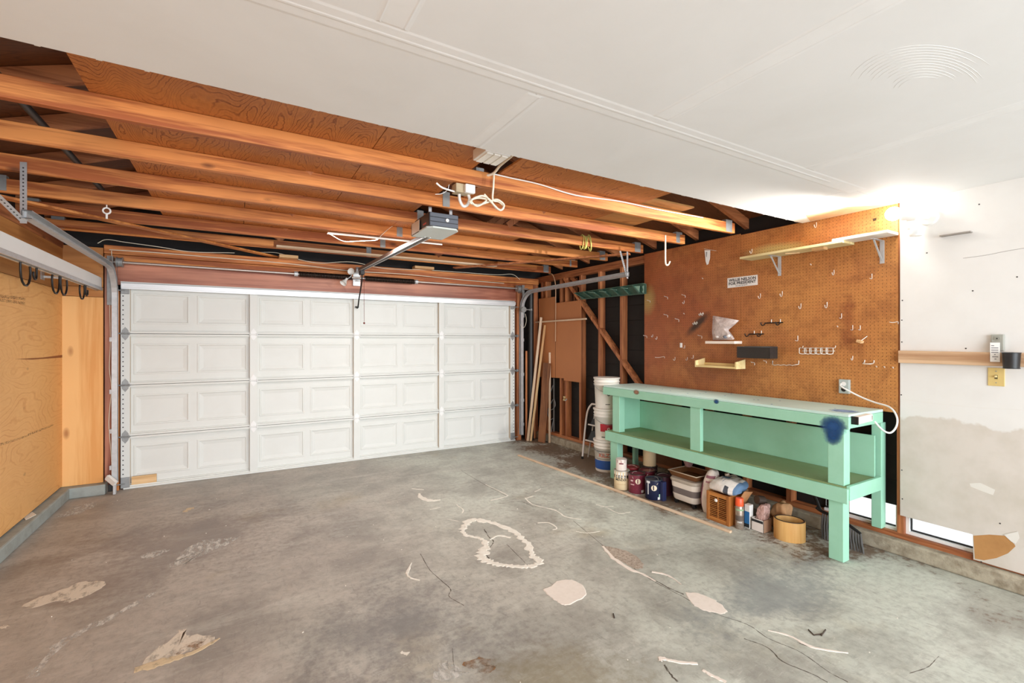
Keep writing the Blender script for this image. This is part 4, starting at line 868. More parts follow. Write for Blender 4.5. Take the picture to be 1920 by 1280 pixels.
# ================================================================== PEGBOARD AND RIGHT WALL ITEMS
M_CHROME = plain('zinc_wire', (226, 220, 208), 0.35, 0.35)
XW = XR
def wire_hook(kind, u, v, label, group, s=1.0, mat=None):
    c = PX(u, v, XW); r = 0.0026
    if kind == 'J':
        pts = [(-.002, 0, .026), (-.002, 0, .006), (-.006, 0, -.010), (-.018, 0, -.016), (-.030, 0, -.008), (-.033, 0, .004)]
    elif kind == 'V':
        pts = [(-.002, 0, .024), (-.003, 0, -.014), (-.028, 0, .010)]
    elif kind == 'L':
        pts = [(-.002, 0, .028), (-.003, 0, -.010), (-.034, 0, -.008)]
    elif kind == 'peg':
        pts = [(-.002, 0, -.022), (-.004, 0, 0), (-.05, 0, .006), (-.056, 0, .012)]
    elif kind == 'long':
        pts = [(-.002, 0, -.014), (-.004, 0, .004), (-.09, 0, -.004), (-.15, 0, -.002)]
    elif kind == 'stub':
        pts = [(-.002, 0, -.006), (-.004, 0, .004), (-.016, 0, .004)]
    P = [c + Vector(p) * s for p in pts]
    mb = MB(); mb.tube(smooth_pts(P, 3), r * (s if s > 1 else 1), 6)
    mb.tube([c + Vector((-.002, 0, pts[0][2] * s * .2)), c + Vector((0.004, 0, pts[0][2] * s * .2))], r, 6)
    return tag(mb.build('peg_hook', mat or M_CHROME), label, 'hook', group)
GJ, GP, GL, GS = 'J hooks on the pegboard', 'straight pegs on the pegboard', 'angled hooks on the pegboard', 'peg stubs on the pegboard'
for u, v, s, l_ in ((1410, 472, 1.0, 'wire J hook between the paper tag and the pale shelf end'), (1426, 556, 1.1, 'wire J hook just under the bumper sticker'), (1502, 575, 1.1, 'wire J hook between the black tool hook and the chrome rack'), (1551, 573, 1.15, 'wire J hook straight above the chrome tool rack'), (1531, 423, 1.1, 'wire J hook above the pegboard shelf near the ceiling'),
        (1564, 512, 1.0, 'wire J hook under the shelf between its two brackets'), (1467, 552, 1.15, 'wire J hook below the shelf bracket next to the sticker'), (1232, 634, .8, 'small wire J hook of the close pair near the studs, the lower one'), (1266, 673, .9, 'small wire J hook next to the long zinc arm hook'), (1289, 673, .8, 'small wire J hook below the white clip by the pine tray'), (1224, 630, .7, 'small wire J hook of the close pair near the studs, the upper one'), (1283, 567, .8, 'small wire J hook just under a straight peg near the soot streak')):
    wire_hook('J', u, v, l_, GJ, s)
LP = 'straight wire peg of the upper pair between the pale patch and the sticker'; LP2 = 'straight wire peg of the lower pair beside the soot streak'
for u, v, s, l_ in ((1252, 557, 1.0, LP), (1285, 554, 1.0, LP), (1219, 564, .9, 'straight wire peg in the pale patch'), (1252, 591, 1.1, LP2), (1273, 599, 1.1, LP2), (1213, 630, 1.0, 'straight wire peg at the pegboard edge beside the studs'), (1316, 630, 1.1, 'straight wire peg beside the small white ledge'), (1415, 680, 1.0, 'straight wire peg under the black bin, beside the pine tray'), (1437, 677, .8, 'short wire peg under the black bin by the wire holder')):
    wire_hook('peg', u, v, l_, GP, s)
for u, v, s, l_ in ((1578, 594, 1.0, 'angled wire hook alone above the twin angled hooks'), (1599, 616, 1.0, 'angled wire hook of the pair above the cream block'), (1613, 616, .9, 'angled wire hook of the pair above the cream block'), (1496, 636, 1.15, 'angled wire hook between the black bin and chrome rack'), (1635, 520, 1.0, 'angled wire hook under the white end of the shelf'), (1284, 651, .8, 'angled wire hook beside the small white clip'), (1300, 670, .9, 'angled wire hook beside the pine tray')):
    wire_hook('L', u, v, l_, GL, s)
wire_hook('J', 1599, 672, 'lone curled wire hook above the electrical outlet', None, 0.8); wire_hook('long', 1684, 604, 'long bare wire arm at the pegboard edge by the drywall', None, .9)
LS = 'tiny peg stub of the row beside the drywall edge'
for u, v, l_ in ((1644, 687, LS), (1659, 688, LS), (1675, 689, LS), (1318, 522, 'tiny peg stub between the paper tag and the sticker'), (1571, 612, 'tiny peg stub above the chrome rack end'), (1521, 496, 'tiny peg stub under the pale shelf board'), (1283, 588, 'tiny peg stub beside the soot streak')): wire_hook('stub', u, v, l_, GS, 1.0)
wire_hook('long', 1246, 669, 'long zinc arm hook low on the pegboard near the bench', None, 1.0)
for (u, v, lb_) in ((1316, 589, 'twin prong hook at the top of the black soot streak'), (1304.6, 606, 'twin prong hook in the middle of the black soot streak')):
    c = PX(u, v, XW); mb = MB()
    for dy in (-.014, .014): mb.tube(smooth_pts([c + Vector(p) for p in [(-.002, dy, .02), (-.004, dy, -.008), (-.022, dy, -.012), (-.032, dy, .004)]], 3), .003, 6)
    mb.cbox(c + Vector((-.003, 0, .004)), (.003, .05, .008)); tag(mb.build('twin_hook', M_CHROME), lb_, 'hook')
c = PX(1278, 647, XW); tag(MB().cbox(c + Vector((-.008, 0, 0)), (.016, .022, .05)).build('label_clip', M_WHITE, bevel=.002), 'small white clip between pegs on the pegboard', 'clip')
# black double utility hooks
for (u, v, w, lb_) in ((1451, 605, 1.0, 'black double tool hook, the upper one beside the bracket tray'), (1418, 626, .85, 'black double tool hook, the lower one above the black tray')):
    c = PX(u, v, XW); t_ = thing('tool_hook', lb_, 'hook', c, 'black double tool hooks')
    MB().tube([c + Vector((-.006, .075 * w, 0)), c + Vector((-.006, -.085 * w, 0))], .005, 7).build('bar', M_BLACKMETAL, t_)
    for dy in (.05 * w, -.03 * w):
        MB().tube(smooth_pts([c + Vector((-.004, dy - .03 * w, .03)), c + Vector((-.005, dy - .03 * w, .0))], 2), .004, 6).build('post', M_CHROME, t_)
    for dy in (.075 * w, -.06 * w):
        MB().tube(smooth_pts([c + Vector(p) for p in [(-.006, dy, 0), (-.02, dy + .004, -.016), (-.04, dy + .008, -.022), (-.055, dy + .010, -.008), (-.056, dy + .012, .006)]], 4), .0045, 7).build('prong', M_BLACKMETAL, t_)
# chrome tool rack with loops and a wire holder bar
c0, c1 = PX(1506, 655, XW), PX(1567, 655, XW)
tr = thing('tool_rack', 'row of chrome wire loops forming a tool rack on the pegboard', 'tool rack', c1)
for dz in (.012, -.012): MB().tube([c0 + Vector((-.012, 0, dz)), c1 + Vector((-.012, 0, dz))], .003, 6).build('wire', M_CHROME, tr)
for k in range(6):
    f = (k + .35) / 6; p = c0.lerp(c1, f)
    MB().tube(smooth_pts([p + Vector(q) for q in [(-.012, .022, .012), (-.045, .022, .012), (-.045, .022, -.012), (-.040, .022, -.034), (-.012, -.012, -.034), (-.012, -.012, .012)]], 2), .0032, 6).build('loop', M_CHROME, tr)
MB().tube([c0 + Vector((0, 0, .03)), c0 + Vector((-.012, 0, .012))], .003, 6).tube([c1 + Vector((0, 0, .03)), c1 + Vector((-.012, 0, .012))], .003, 6).build('post', M_CHROME, tr)
a, b = PX(1449, 676, XW), PX(1498, 676, XW)
mb = MB(); n = 9; pts = [a + Vector((-.002, 0, .0)), a + Vector((-.004, 0, -.024))] + [a.lerp(b, (i + .5) / n) + Vector((-.03, 0, -.034 - (.006 if i % 2 else 0))) for i in range(n)] + [b + Vector((-.004, 0, -.03)), b + Vector((-.002, 0, .002))]
tag(mb.tube(pts, .0032, 6).build('wire_holder', M_CHROME), 'long crimped wire holder bar below the black tray', 'wire rack')
c = PX(1630, 680, XW); tag(MB().tube(smooth_pts([c + Vector(p) for p in [(0, .03, .02), (-.008, .03, 0), (-.05, .02, -.006), (-.05, -.025, -.006), (-.008, -.03, 0), (0, -.03, .02)]], 4), .004, 6).build('loop_hook', M_CHROME), 'wide U shaped wire loop on the pegboard above the outlet cord', 'hook')
c = PX(1616, 640, XW); bk = thing('wood_offcut', 'small cream wooden block on a stub of the pegboard', 'wood block', c)
MB().cbox(c + Vector((-.03, 0, 0)), (.05, .035, .022), Matrix.Rotation(.35, 3, 'X')).build('block', PINE('Y'), bk, bevel=.004); MB().tube([c + Vector((-.03, -.01, .008)), c + Vector((0, -.035, .04))], .003, 6).build('stub', M_CHROME, bk)
tag(MB().prism([PX(u, v, XW - .0004) for u, v in [(1636, 410), (1643.5, 408), (1643, 413), (1637, 415)]], (0.0003, 0, 0)).build('knockout', plain('hole_dark', (64, 48, 30), 1.0)), 'small dark square cutout high in the pegboard', 'cutout')
# white tag hanging from a pin
c = PX(1319, 468, XW)
tg = thing('paper_tag', 'white paper tag hanging from a pin high on the pegboard', 'tag', c)
MB().prism([PX(u, v, XW - .012) for u, v in [(1321, 469), (1331.5, 469), (1331, 484), (1328, 495), (1325, 496.5), (1323, 490)]], (.0015, 0, 0)).build('tag_paper', plain('tag_white', (236, 236, 234), .7), tg)
MB().prism([PX(u, v, XW - .0125) for u, v in [(1323.5, 472), (1326, 472), (1325, 482), (1323.8, 481)]], (.0004, 0, 0)).build('tag_print', plain('tag_grey', (150, 152, 156), .8), tg)
MB().tube([PX(1320, 466.5, XW - .02), PX(1343, 470, XW)], .002, 5).build('pin', M_CHROME, tg)
# bumper sticker
q = [PX(u, v, XW - .0012) for u, v in [(1363.8, 521.5), (1420.3, 514.8), (1420.6, 533.8), (1364, 540)]]
st = thing('bumper_sticker', 'white bumper sticker with two lines of black stencil lettering', 'sticker', q[3])
MB().prism(q, (.001, 0, 0)).build('sticker_paper', plain('sticker_white', (240, 236, 232), .6), st)
def on_sticker(u0, v0):
    def fn(x, y):
        s_ = x + u0; r_ = y + v0
        top = q[0].lerp(q[1], s_); bot = q[3].lerp(q[2], s_); p = bot.lerp(top, r_); return Vector((XW - .0018, p.y, p.z))
    return fn
mbt = MB()
for txt, r_, hgt, wid in (('WILLIE NELSON', .74, .30, .90), ('FOR PRESIDENT', .40, .30, .90)):
    vs, fs = text_2d(txt, 1.0, bold=.03); x0 = min(p.x for p in vs); x1 = max(p.x for p in vs); y0 = min(p.y for p in vs); y1 = max(p.y for p in vs); f = on_sticker(.05, r_)
    mbt.add([f((p.x - x0) / (x1 - x0) * wid, ((p.y - y0) / (y1 - y0) - .5) * hgt) for p in vs], fs)
mbt.build('lettering', plain('print_black', (36, 38, 40), .7), st)
mb = MB(); f = on_sticker(0, 0); x = .28
for w in (.05, .03, .06, .02, .05, .07, .04):
    mb.add([f(x, .10), f(x + w, .10), f(x + w, .16), f(x, .16)], [(0, 1, 2, 3)]); x += w + .012
mb.build('fine_print', plain('print_grey', (120, 120, 122), .7), st)
# pegboard shelf with brackets
sh = thing('wall_shelf', 'long pale shelf board on steel brackets high on the pegboard', 'shelf', (4.03, 2.05, 2.27))
ZSH = 2.278
MB().box(3.935, 4.115, 1.78, 2.62, ZSH, ZSH + .019).build('shelf_board', wood('pale_green_pine', (232, 216, 164), (208, 186, 128), 'Y', 1.0, ring=12, knots=.2), sh, bevel=.002)
MB().box(3.945, 4.115, 1.50, 1.86, ZSH + .0195, ZSH + .040).build('shelf_board', plain('white_shelf_board', (240, 232, 220), .6, dirt=.2), sh, bevel=.002)
MB().box(3.97, 4.03, 1.93, 2.02, ZSH - .022, ZSH - .0005).build('shelf_block', PINE('Y'), sh, bevel=.001)
for y in (2.36, 1.60):
    MB().box(4.112, 4.1185, y - .014, y + .014, ZSH - .17, ZSH - .001).build('bracket', GALV, sh, bevel=.001)
    MB().box(3.96, 4.115, y - .012, y + .012, ZSH - .0045, ZSH - .0005).build('bracket', GALV, sh, bevel=.001)
    MB().bar((3.985, y, ZSH - .008), (4.110, y, ZSH - .15), .010, .006, (1, 0, 0)).build('bracket', GALV, sh)
MB().bar((3.99, 2.24, ZSH - .006), (4.06, 2.16, ZSH - .006), .012, .008).build('shelf_stick', PINE('X'), sh)
# little shelf with plastic bag
p0, p1 = PX(1322, 640, 4.0), PX(1377, 640, 4.0)
s2 = thing('corner_ledge', 'small white ledge under the plastic bag on the pegboard', 'shelf', ((4.06), (p0.y + p1.y) / 2, PX(1350, 643, 4.0).z))
zz = PX(1350, 640, 4.0).z
MB().box(4.0, 4.118, p1.y, p0.y, zz - .022, zz + .004).build('ledge_board', plain('ledge_white', (244, 230, 214), .6), s2, bevel=.002)
bg = [PX(u, v, 4.06) for u, v in [(1337, 592), (1340, 592), (1362, 596), (1385.5, 600.5), (1378, 608), (1366, 618), (1367, 626), (1377, 635), (1374, 637), (1337, 637), (1335.5, 620)]]
def mat_film(name, rgb, alpha, sc_=20):
    m, t, b = nt(name); v = coords(t); n = noise(t, v, sc_, 4, .6, .6); setc(t, b, lin(*rgb)); b.inputs['Roughness'].default_value = .25
    t.links.new(ramp(t, n, [(.3, (alpha * .65,) * 3), (.7, (min(alpha * 1.35, 1),) * 3)]), b.inputs['Alpha']); bump(t, b, n, .6, .01); return m
M_FILM = mat_film('clear_bag_film', (226, 212, 206), .62)
pb_ = thing('plastic_bag', 'clear plastic bag of hardware sitting on the small white ledge', 'bag', (4.06, (p0.y + p1.y) / 2 - .02, zz + .004))
n = len(bg); cen = sum(bg, Vector()) / n
vs = [p + Vector((-.004, 0, 0)) for p in bg] + [cen.lerp(p, .55) + Vector((-.03, 0, 0)) for p in bg] + [cen + Vector((-.034, 0, 0))] + [p + Vector((.004, 0, 0)) for p in bg] + [cen.lerp(p, .55) + Vector((.02, 0, 0)) for p in bg] + [cen + Vector((.024, 0, 0))]
fs = []
for o_ in (0, 2 * n + 1):
    fs += [(o_ + i, o_ + (i + 1) % n, o_ + n + (i + 1) % n, o_ + n + i) for i in range(n)] + [(o_ + n + i, o_ + n + (i + 1) % n, o_ + 2 * n) for i in range(n)]
fs += [(i, (i + 1) % n, 2 * n + 1 + (i + 1) % n, 2 * n + 1 + i) for i in range(n)]
mb = MB(); mb.add(vs, fs, True); mb.build('bag_film', M_FILM, pb_)
cc = PX(1354, 631, 4.05)
for k in range(5): MB().sphere(cc + Vector((random.uniform(-.012, .012), .05 - k * .03, random.uniform(-.004, .01))), .02, sc=(.9, 1.2, .8)).build('contents', plain('bag_contents_' + str(k % 2), ((232, 226, 222), (120, 128, 140))[k % 2], .6), pb_)
# pale pine tray shelf
a, b = PX(1305, 687, 3.98), PX(1378, 691, 3.98)
s3 = thing('pine_tray', 'little pale pine shelf with raised ends on the pegboard', 'shelf', (4.05, (a.y + b.y) / 2, a.z - .01)); zt_ = PX(1340, 687, 3.98).z
M_TRAY = wood('blond_pine', (246, 224, 166), (226, 196, 132), 'Y', 1, ring=8, knots=.15, grime=.05)
MB().box(3.98, 4.118, b.y, a.y, zt_ - .012, zt_ + .006).build('tray_floor', M_TRAY, s3, bevel=.001)
for y0, y1 in ((a.y - .001, a.y + .014), (b.y - .014, b.y + .001)): MB().prism([(3.98, y0, zt_ - .014), (4.118, y0, zt_ - .014), (4.118, y0, zt_ + .075), (3.98, y0, zt_ + .05)], (0, y1 - y0, 0)).build('tray_end', M_TRAY, s3, bevel=.001)
MB().box(4.108, 4.118, b.y, a.y, zt_ + .006, zt_ + .03).build('tray_back', M_TRAY, s3)
# black tray bin
a, b = PX(1382, 650, 4.0), PX(1443, 650, 4.0); zt_, zb_ = PX(1412, 650, 4.0).z, PX(1412, 671, 4.0).z
s4 = thing('tool_bin', 'black smoked plastic bin hung on the pegboard', 'bin', (4.06, (a.y + b.y) / 2, zb_))
M_SMOKE = plain('smoked_plastic', (46, 46, 46), .25)
MB().box(4.0, 4.004, b.y, a.y, zb_, zt_).build('bin_front', M_SMOKE, s4, bevel=.001)
for y in (a.y, b.y): MB().box(4.0, 4.118, y - .002, y + .002, zb_, zt_).build('bin_side', M_SMOKE, s4)
MB().box(4.0, 4.118, b.y, a.y, zb_ - .002, zb_ + .002).build('bin_floor', M_SMOKE, s4); MB().box(4.112, 4.118, b.y, a.y, zb_, zt_ + .004).build('bin_back', M_SMOKE, s4)
MB().tube([(4.0, a.y, zt_), (4.0, b.y, zt_), (4.115, b.y, zt_)], .003, 6).build('bin_rim', plain('bin_rim', (80, 80, 80), .4), s4)
# duplex outlet with cord and power strip
c = PX(1585.5, 724, XW)
ou = thing('wall_outlet', 'grey duplex outlet box on the pegboard above the bench', 'outlet', c + Vector((0, 0, -.055)))
MB().box(XW - .03, XW, c.y - .036, c.y + .036, c.z - .055, c.z + .055).build('cover_plate', plain('outlet_grey', (176, 186, 182), .45), ou, bevel=.004)
MB().cyl((XW - .0315, c.y, c.z + .02), (XW - .03, c.y, c.z + .02), .017, n=18).build('socket', M_WHITE, ou); MB().cyl((XW - .0315, c.y, c.z - .022), (XW - .03, c.y, c.z - .022), .018, n=18).build('socket', M_BLACK, ou)
BX, BY0, BY1, BZ = 3.60, 1.59, 4.07, 1.032
cable('extension_cord', 'white power cord looping from the outlet down to the power strip', [Vector((XW - .05, c.y + .012, c.z + .02)), Vector((XW - .08, c.y - .01, c.z + .0)), PX(1612, 743, 4.04), PX(1640, 754, 4.02), PX(1668, 763, 3.98), PX(1681, 780, 3.93), PX(1681, 798, 3.90), PX(1670, 811, 3.86), PX(1655, 806, 3.83), PX(1640, 790, 3.82)], .0062, M_WHITE, cat='cord')
ps = thing('power_strip', 'white power strip fixed to the end of the green bench', 'power strip', (3.73, 1.565, .985))
MB().bar((3.635, 1.566, .993), (3.835, 1.566, 1.000), .045, .050, (0, 0, 1)).build('strip_body', plain('power_strip_body', (240, 228, 214), .45), ps, bevel=.006)
MB().box(3.815, 3.822, 1.543, 1.548, .985, 1.015).build('strip_switch', M_BLACK, ps); MB().box(3.622, 3.634, 1.545, 1.588, .965, 1.02).build('strip_end', M_BLACK, ps, bevel=.003)

# ------------------------------------------------------------------ drywall side
bd_ = thing('nailer_board', 'rough pale lumber rail nailed across the white drywall', 'board', (4.10, 1.2, 1.44))
M_RAIL = wood('rough_rail', (222, 188, 152), (184, 142, 106), 'Y', .9, ring=10, knots=.8, grime=.2)
za = [PX(1684.5, 657, 4.09).z, PX(1684.5, 680, 4.09).z, PX(1900, 661.5, 4.09).z, PX(1900, 687, 4.09).z]; y0, y1 = PX(1684.5, 660, 4.09).y, PX(1925, 660, 4.09).y - .3
MB().prism([(4.085, y0, za[0]), (4.085, y0, za[1]), (4.085, y1, za[3]), (4.085, y1, za[2])], (.031, 0, 0)).build('rail_board', M_RAIL, bd_, bevel=.002)
lt = thing('light_switch', 'cream wall switch plate below the lumber rail', 'switch', PX(1868, 707, XR - .004))
c = PX(1868, 706.5, XR - .006); MB().box(XR - .009, XR - .0035, c.y - .038, c.y + .038, c.z - .057, c.z + .057).build('switch_plate', plain('almond_plate', (216, 190, 124), .4), lt, bevel=.002)
MB().box(XR - .010, XR - .008, c.y - .007, c.y + .007, c.z - .013, c.z + .013).build('switch_slot', plain('slot_brown', (96, 82, 52), .5), lt); MB().cbox((XR - .016, c.y, c.z + .004), (.014, .009, .012)).build('toggle', plain('almond_toggle', (232, 212, 156), .4), lt, bevel=.001)
for dz in (-.036, .036): MB().cyl((XR - .0105, c.y, c.z + dz), (XR - .009, c.y, c.z + dz), .0035, n=10).build('screw', M_STEELDULL, lt)
dbn = thing('opener_button', 'grey door opener wall button with a white instruction card', 'wall button', PX(1871, 641, XR - .004))
a, b = PX(1858, 627, XR - .03), PX(1882, 658, XR - .03); MB().box(XR - .03, XR - .003, b.y, a.y, b.z, a.z).build('button_case', plain('case_grey', (164, 164, 154), .45), dbn, bevel=.004)
c = PX(1869.5, 634.5, XR - .03); MB().cyl((XR - .033, c.y, c.z), (XR - .03, c.y, c.z), .014, n=18).build('button', plain('button_grey', (150, 150, 140), .4), dbn); MB().cyl((XR - .034, c.y, c.z), (XR - .033, c.y, c.z), .004, n=10).build('button_led', M_BLACK, dbn)
cd = thing('instruction_card', 'white printed card stuck over the opener button', 'card', PX(1866, 678, 4.08))
a, b = PX(1856.5, 642, 4.08), PX(1875, 678.5, 4.08); MB().box(4.0785, 4.080, b.y, a.y, b.z, a.z).build('card_paper', plain('card_white', (244, 243, 240), .7), cd)
mb = MB()
for k, (w, x) in enumerate(((.3, .12), (.72, .12), (.72, .12), (.72, .12), (.15, .42), (.6, .22), (.2, .45))):
    zk = a.z - (a.z - b.z) * (.16 + .115 * k); ya = a.y + (b.y - a.y) * x; yb = a.y + (b.y - a.y) * (x + w); mb.box(4.0779, 4.0784, yb, ya, zk - .0025, zk + .0025)
mb.build('card_print', plain('print_grey2', (132, 132, 136), .8), cd)
a, b = PX(1878, 661, 4.03), PX(1913, 691, 4.03); c = (a + b) / 2; r_ = abs(a.y - b.y) * .5
pc = thing('pen_cup', 'black wire mesh cup hung on the lumber rail', 'pen cup', (4.04, c.y, b.z))
m_, t_, b_ = nt('black_mesh'); setc(t_, b_, lin(34, 36, 38)); b_.inputs['Roughness'].default_value = .4; b_.inputs['Alpha'].default_value = .82
MB().lathe([(.036, b.z), (.041, a.z)], (4.04, c.y, 0), 24, cap1=False).build('mesh_wall', m_, pc); M_RIM = plain('mesh_rim', (40, 42, 44), .4)
for z_, rr in ((b.z, .036), (a.z, .041)): MB().tube([(4.04 + rr * math.cos(2 * math.pi * i / 24), c.y + rr * math.sin(2 * math.pi * i / 24), z_) for i in range(24)], .0025, 6, closed=True).build('cup_rim', M_RIM, pc)
a, b = PX(1764, 443, XR - .02), PX(1822, 437, XR - .02)
tag(MB().box(XR - .045, XR - .003, b.y, a.y, a.z - .004, a.z + .004).build('ledge_plate', plain('ledge_grey', (150, 142, 134), .6), bevel=.001), 'thin grey metal ledge jutting from the white drywall', 'ledge')
# motion sensor floodlight
lp_ = thing('motion_floodlight', 'white twin motion sensor floodlight near the ceiling', 'lamp', (4.10, 1.36, 2.36))
c = PX(1742, 408, XR - .003)
MB().cyl((XR - .003, c.y, c.z), (XR - .025, c.y, c.z), .055, .048, n=28).build('back_plate', M_WHITE, lp_, bevel=.003)
MB().cyl((XR - .025, c.y, c.z), (4.02, c.y + .05, c.z + .01), .018, n=14).build('arm', M_WHITE, lp_)
MB().cyl((4.03, c.y + .04, c.z + .01), (4.0, c.y + .11, c.z + .03), .034, .040, n=20).build('lamp_holder', M_WHITE, lp_, bevel=.003)
BULB = Vector((3.985, c.y + .155, c.z + .045))
lab(MB().sphere(BULB, .048, 20, 12).build('bulb', plain('lit_bulb', (255, 250, 240), .3, emit=12.0), lp_), 'glowing white bulb')
MB().box(4.015, 4.075, c.y + .035, c.y + .095, c.z - .075, c.z + .0).build('sensor_neck', M_WHITE, lp_, bevel=.008)
MB().lathe([(.032, 0), (.036, .006), (.036, .045), (.032, .052)], (4.035, c.y + .045, c.z - .128), 24).build('sensor_head', M_WHITE, lp_); MB().lathe([(.0365, 0), (.0365, .026)], (4.034, c.y + .045, c.z - .118), 24, cap0=False, cap1=False).build('sensor_window', plain('sensor_lens', (205, 208, 208), .3), lp_)
L = bpy.data.lights.new('bulb_light', 'POINT'); L.energy = 22; L.shadow_soft_size = .055; L.color = (1.0, .97, .92)
lo = bpy.data.objects.new('bulb_light', L); COL.objects.link(lo); lo.location = BULB - lp_.location; lo.parent = lp_
# the flood bulb's forward beam, aimed across the garage at the door
aim = (Vector((0.6, 6.2, 1.1)) - BULB).normalized()
L = bpy.data.lights.new('flood_beam', 'SPOT'); L.energy = 210; L.spot_size = math.radians(105); L.spot_blend = .85; L.shadow_soft_size = .04; L.color = (1.0, .96, .90)
lo = bpy.data.objects.new('flood_beam', L); COL.objects.link(lo); lo.location = BULB + aim * .1 - lp_.location; lo.rotation_euler = aim.to_track_quat('-Z', 'Y').to_euler(); lo.parent = lp_
# ================================================================== WORKBENCH
wbn = thing('workbench', 'mint green painted wooden workbench with a grimy middle shelf', 'workbench', (3.85, 2.83, 0.0))
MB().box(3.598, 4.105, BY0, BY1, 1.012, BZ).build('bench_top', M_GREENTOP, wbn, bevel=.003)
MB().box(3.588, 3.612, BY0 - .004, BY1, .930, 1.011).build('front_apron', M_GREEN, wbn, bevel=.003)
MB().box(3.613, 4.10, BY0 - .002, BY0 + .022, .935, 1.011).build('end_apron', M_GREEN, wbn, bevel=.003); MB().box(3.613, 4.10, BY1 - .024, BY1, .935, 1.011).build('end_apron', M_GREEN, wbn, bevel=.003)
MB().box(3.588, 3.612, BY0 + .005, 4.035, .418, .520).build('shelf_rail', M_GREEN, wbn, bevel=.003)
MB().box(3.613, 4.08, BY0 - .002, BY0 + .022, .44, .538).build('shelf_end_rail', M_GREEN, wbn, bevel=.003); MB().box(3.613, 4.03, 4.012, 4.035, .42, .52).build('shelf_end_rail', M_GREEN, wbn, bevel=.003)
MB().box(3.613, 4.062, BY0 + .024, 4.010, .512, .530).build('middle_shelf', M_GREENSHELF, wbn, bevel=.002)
MB().box(4.044, 4.060, 1.62, 3.96, .531, .838).build('back_panel', M_GREEN, wbn, bevel=.001)
MB().box(3.70, 4.043, 3.945, 3.962, .531, 1.008).build('end_panel', M_GREEN, wbn, bevel=.001)
def leg(x0, x1, y0, y1, z0, z1): return MB().box(x0, x1, y0, y1, z0, z1).build('leg', M_GREEN, wbn, bevel=.004)
leg(3.613, 3.695, 1.63, 1.725, 0, .511); leg(3.613, 3.695, 1.625, 1.73, .531, 1.011)
leg(3.613, 3.695, 3.86, 3.975, 0, .511); leg(3.613, 3.695, 3.83, 3.940, .531, 1.011)
leg(4.105, 4.175, 1.600, 1.665, .146, .93); leg(3.985, 4.04, 3.965, 4.01, 0, 1.011)
MB().box(3.613, 3.655, 2.79, 2.90, .531, .929).build('mid_stile', M_GREEN, wbn, bevel=.003)
def mat_spot(name, rgb, flat=0):
    m, t, b = nt(name); tc = N(t, 'ShaderNodeTexCoord'); ln = N(t, 'ShaderNodeVectorMath', operation='LENGTH'); mp = N(t, 'ShaderNodeMapping'); mp.vector_type = 'TEXTURE'
    mp.inputs['Location'].default_value = (.5, .5, .5); mp.inputs['Scale'].default_value = tuple(1e6 if k == flat else 1 for k in range(3)); t.links.new(tc.outputs['Generated'], mp.inputs[0]); t.links.new(mp.outputs[0], ln.inputs[0])
    d = math_(t, 'ADD', ln.outputs['Value'], math_(t, 'MULTIPLY', math_(t, 'SUBTRACT', noise(t, coords(t), 60, 4, .6), .5), .16))
    t.links.new(ramp(t, d, [(.05, (.95,) * 3), (.30, (.45,) * 3), (.46, (0, 0, 0))]), b.inputs['Alpha']); setc(t, b, lin(*rgb)); b.inputs['Roughness'].default_value = .6; return m
M_BLUESPRAY = mat_spot('blue_overspray', (30, 78, 132))
def spot(u, v, w, h, x=3.5865, mat=None):
    c = PX(u, v, x); MB().box(x, x + .0012, c.y - w, c.y + w, c.z - h, c.z + h).build('paint_spot', mat or M_BLUESPRAY, wbn)
spot(1562, 799, .10, .085); spot(1561, 815, .07, .085, 3.6105); spot(1343, 752.5, .032, .026)
spot(1193, 735, .05, .03, mat=mat_spot('rust_scuff', (168, 122, 96)))
q = PZ(1585, 771, BZ + .0008); MB().box(q.x - .08, q.x + .12, q.y - .09, q.y + .12, BZ + .0003, BZ + .001).build('paint_spot', mat_spot('blue_overspray_top', (150, 176, 214), 2), wbn)
for k in range(14):
    p = (random.uniform(3.64, 4.05), random.uniform(1.7, 3.95)); MB().cyl((p[0], p[1], BZ), (p[0], p[1], BZ + .0012), random.uniform(.004, .009), n=8).build('paint_drip', plain('drip_blue', (96, 140, 172), .5), wbn)

# ------------------------------------------------------------------ white step stool behind the buckets
sl = thing('step_stool', 'folded white metal step stool behind the bucket stack', 'step stool', (3.98, 4.75, 0))
f1 = [PX(u, v, x) for u, v, x in ((1092, 856, 3.93), (1096, 815, 3.95), (1100, 780, 3.97), (1104, 765, 3.985), (1110, 757, 4.0))]
f1[0] = PZ(1092, 858, .012)
DX = Vector((.02, -.36, 0))
TW = plain('stool_white', (236, 230, 224), .4)
MB().tube(smooth_pts(f1, 4), .0125, 8).build('front_leg', TW, sl)
MB().cyl(f1[0] + Vector((0, 0, -.012)), f1[0] + Vector((0, 0, .02)), .016, n=10).build('foot', M_BLACK, sl)
g1 = [p + DX for p in f1]; MB().tube(smooth_pts(g1, 4), .0125, 8).build('front_leg', TW, sl); MB().cyl(g1[0] + Vector((0, 0, -.012)), g1[0] + Vector((0, 0, .02)), .016, n=10).build('foot', M_BLACK, sl)
MB().tube([f1[-1], g1[-1]], .0125, 8).build('top_bar', TW, sl)
for t_, dz in ((.33, 0), (.62, 0)):
    a = f1[0].lerp(f1[-1], t_); b = a + DX; MB().tube([a, b], .010, 8).build('step_bar', TW, sl); 
    MB().bar(a.lerp(b, .5) + Vector((.0, 0, 0)), a.lerp(b, .5) + Vector((.07, 0, .12)), .30, .014, (1, 0, -.4)).build('step_tread', M_BLACK, sl, bevel=.003)
rl = [f1[-1] + Vector((.01, -.05, -.1)), f1[0].lerp(f1[-1], .5) + Vector((.06, -.03, 0)), Vector((f1[0].x + .07, f1[0].y - .03, .02))]
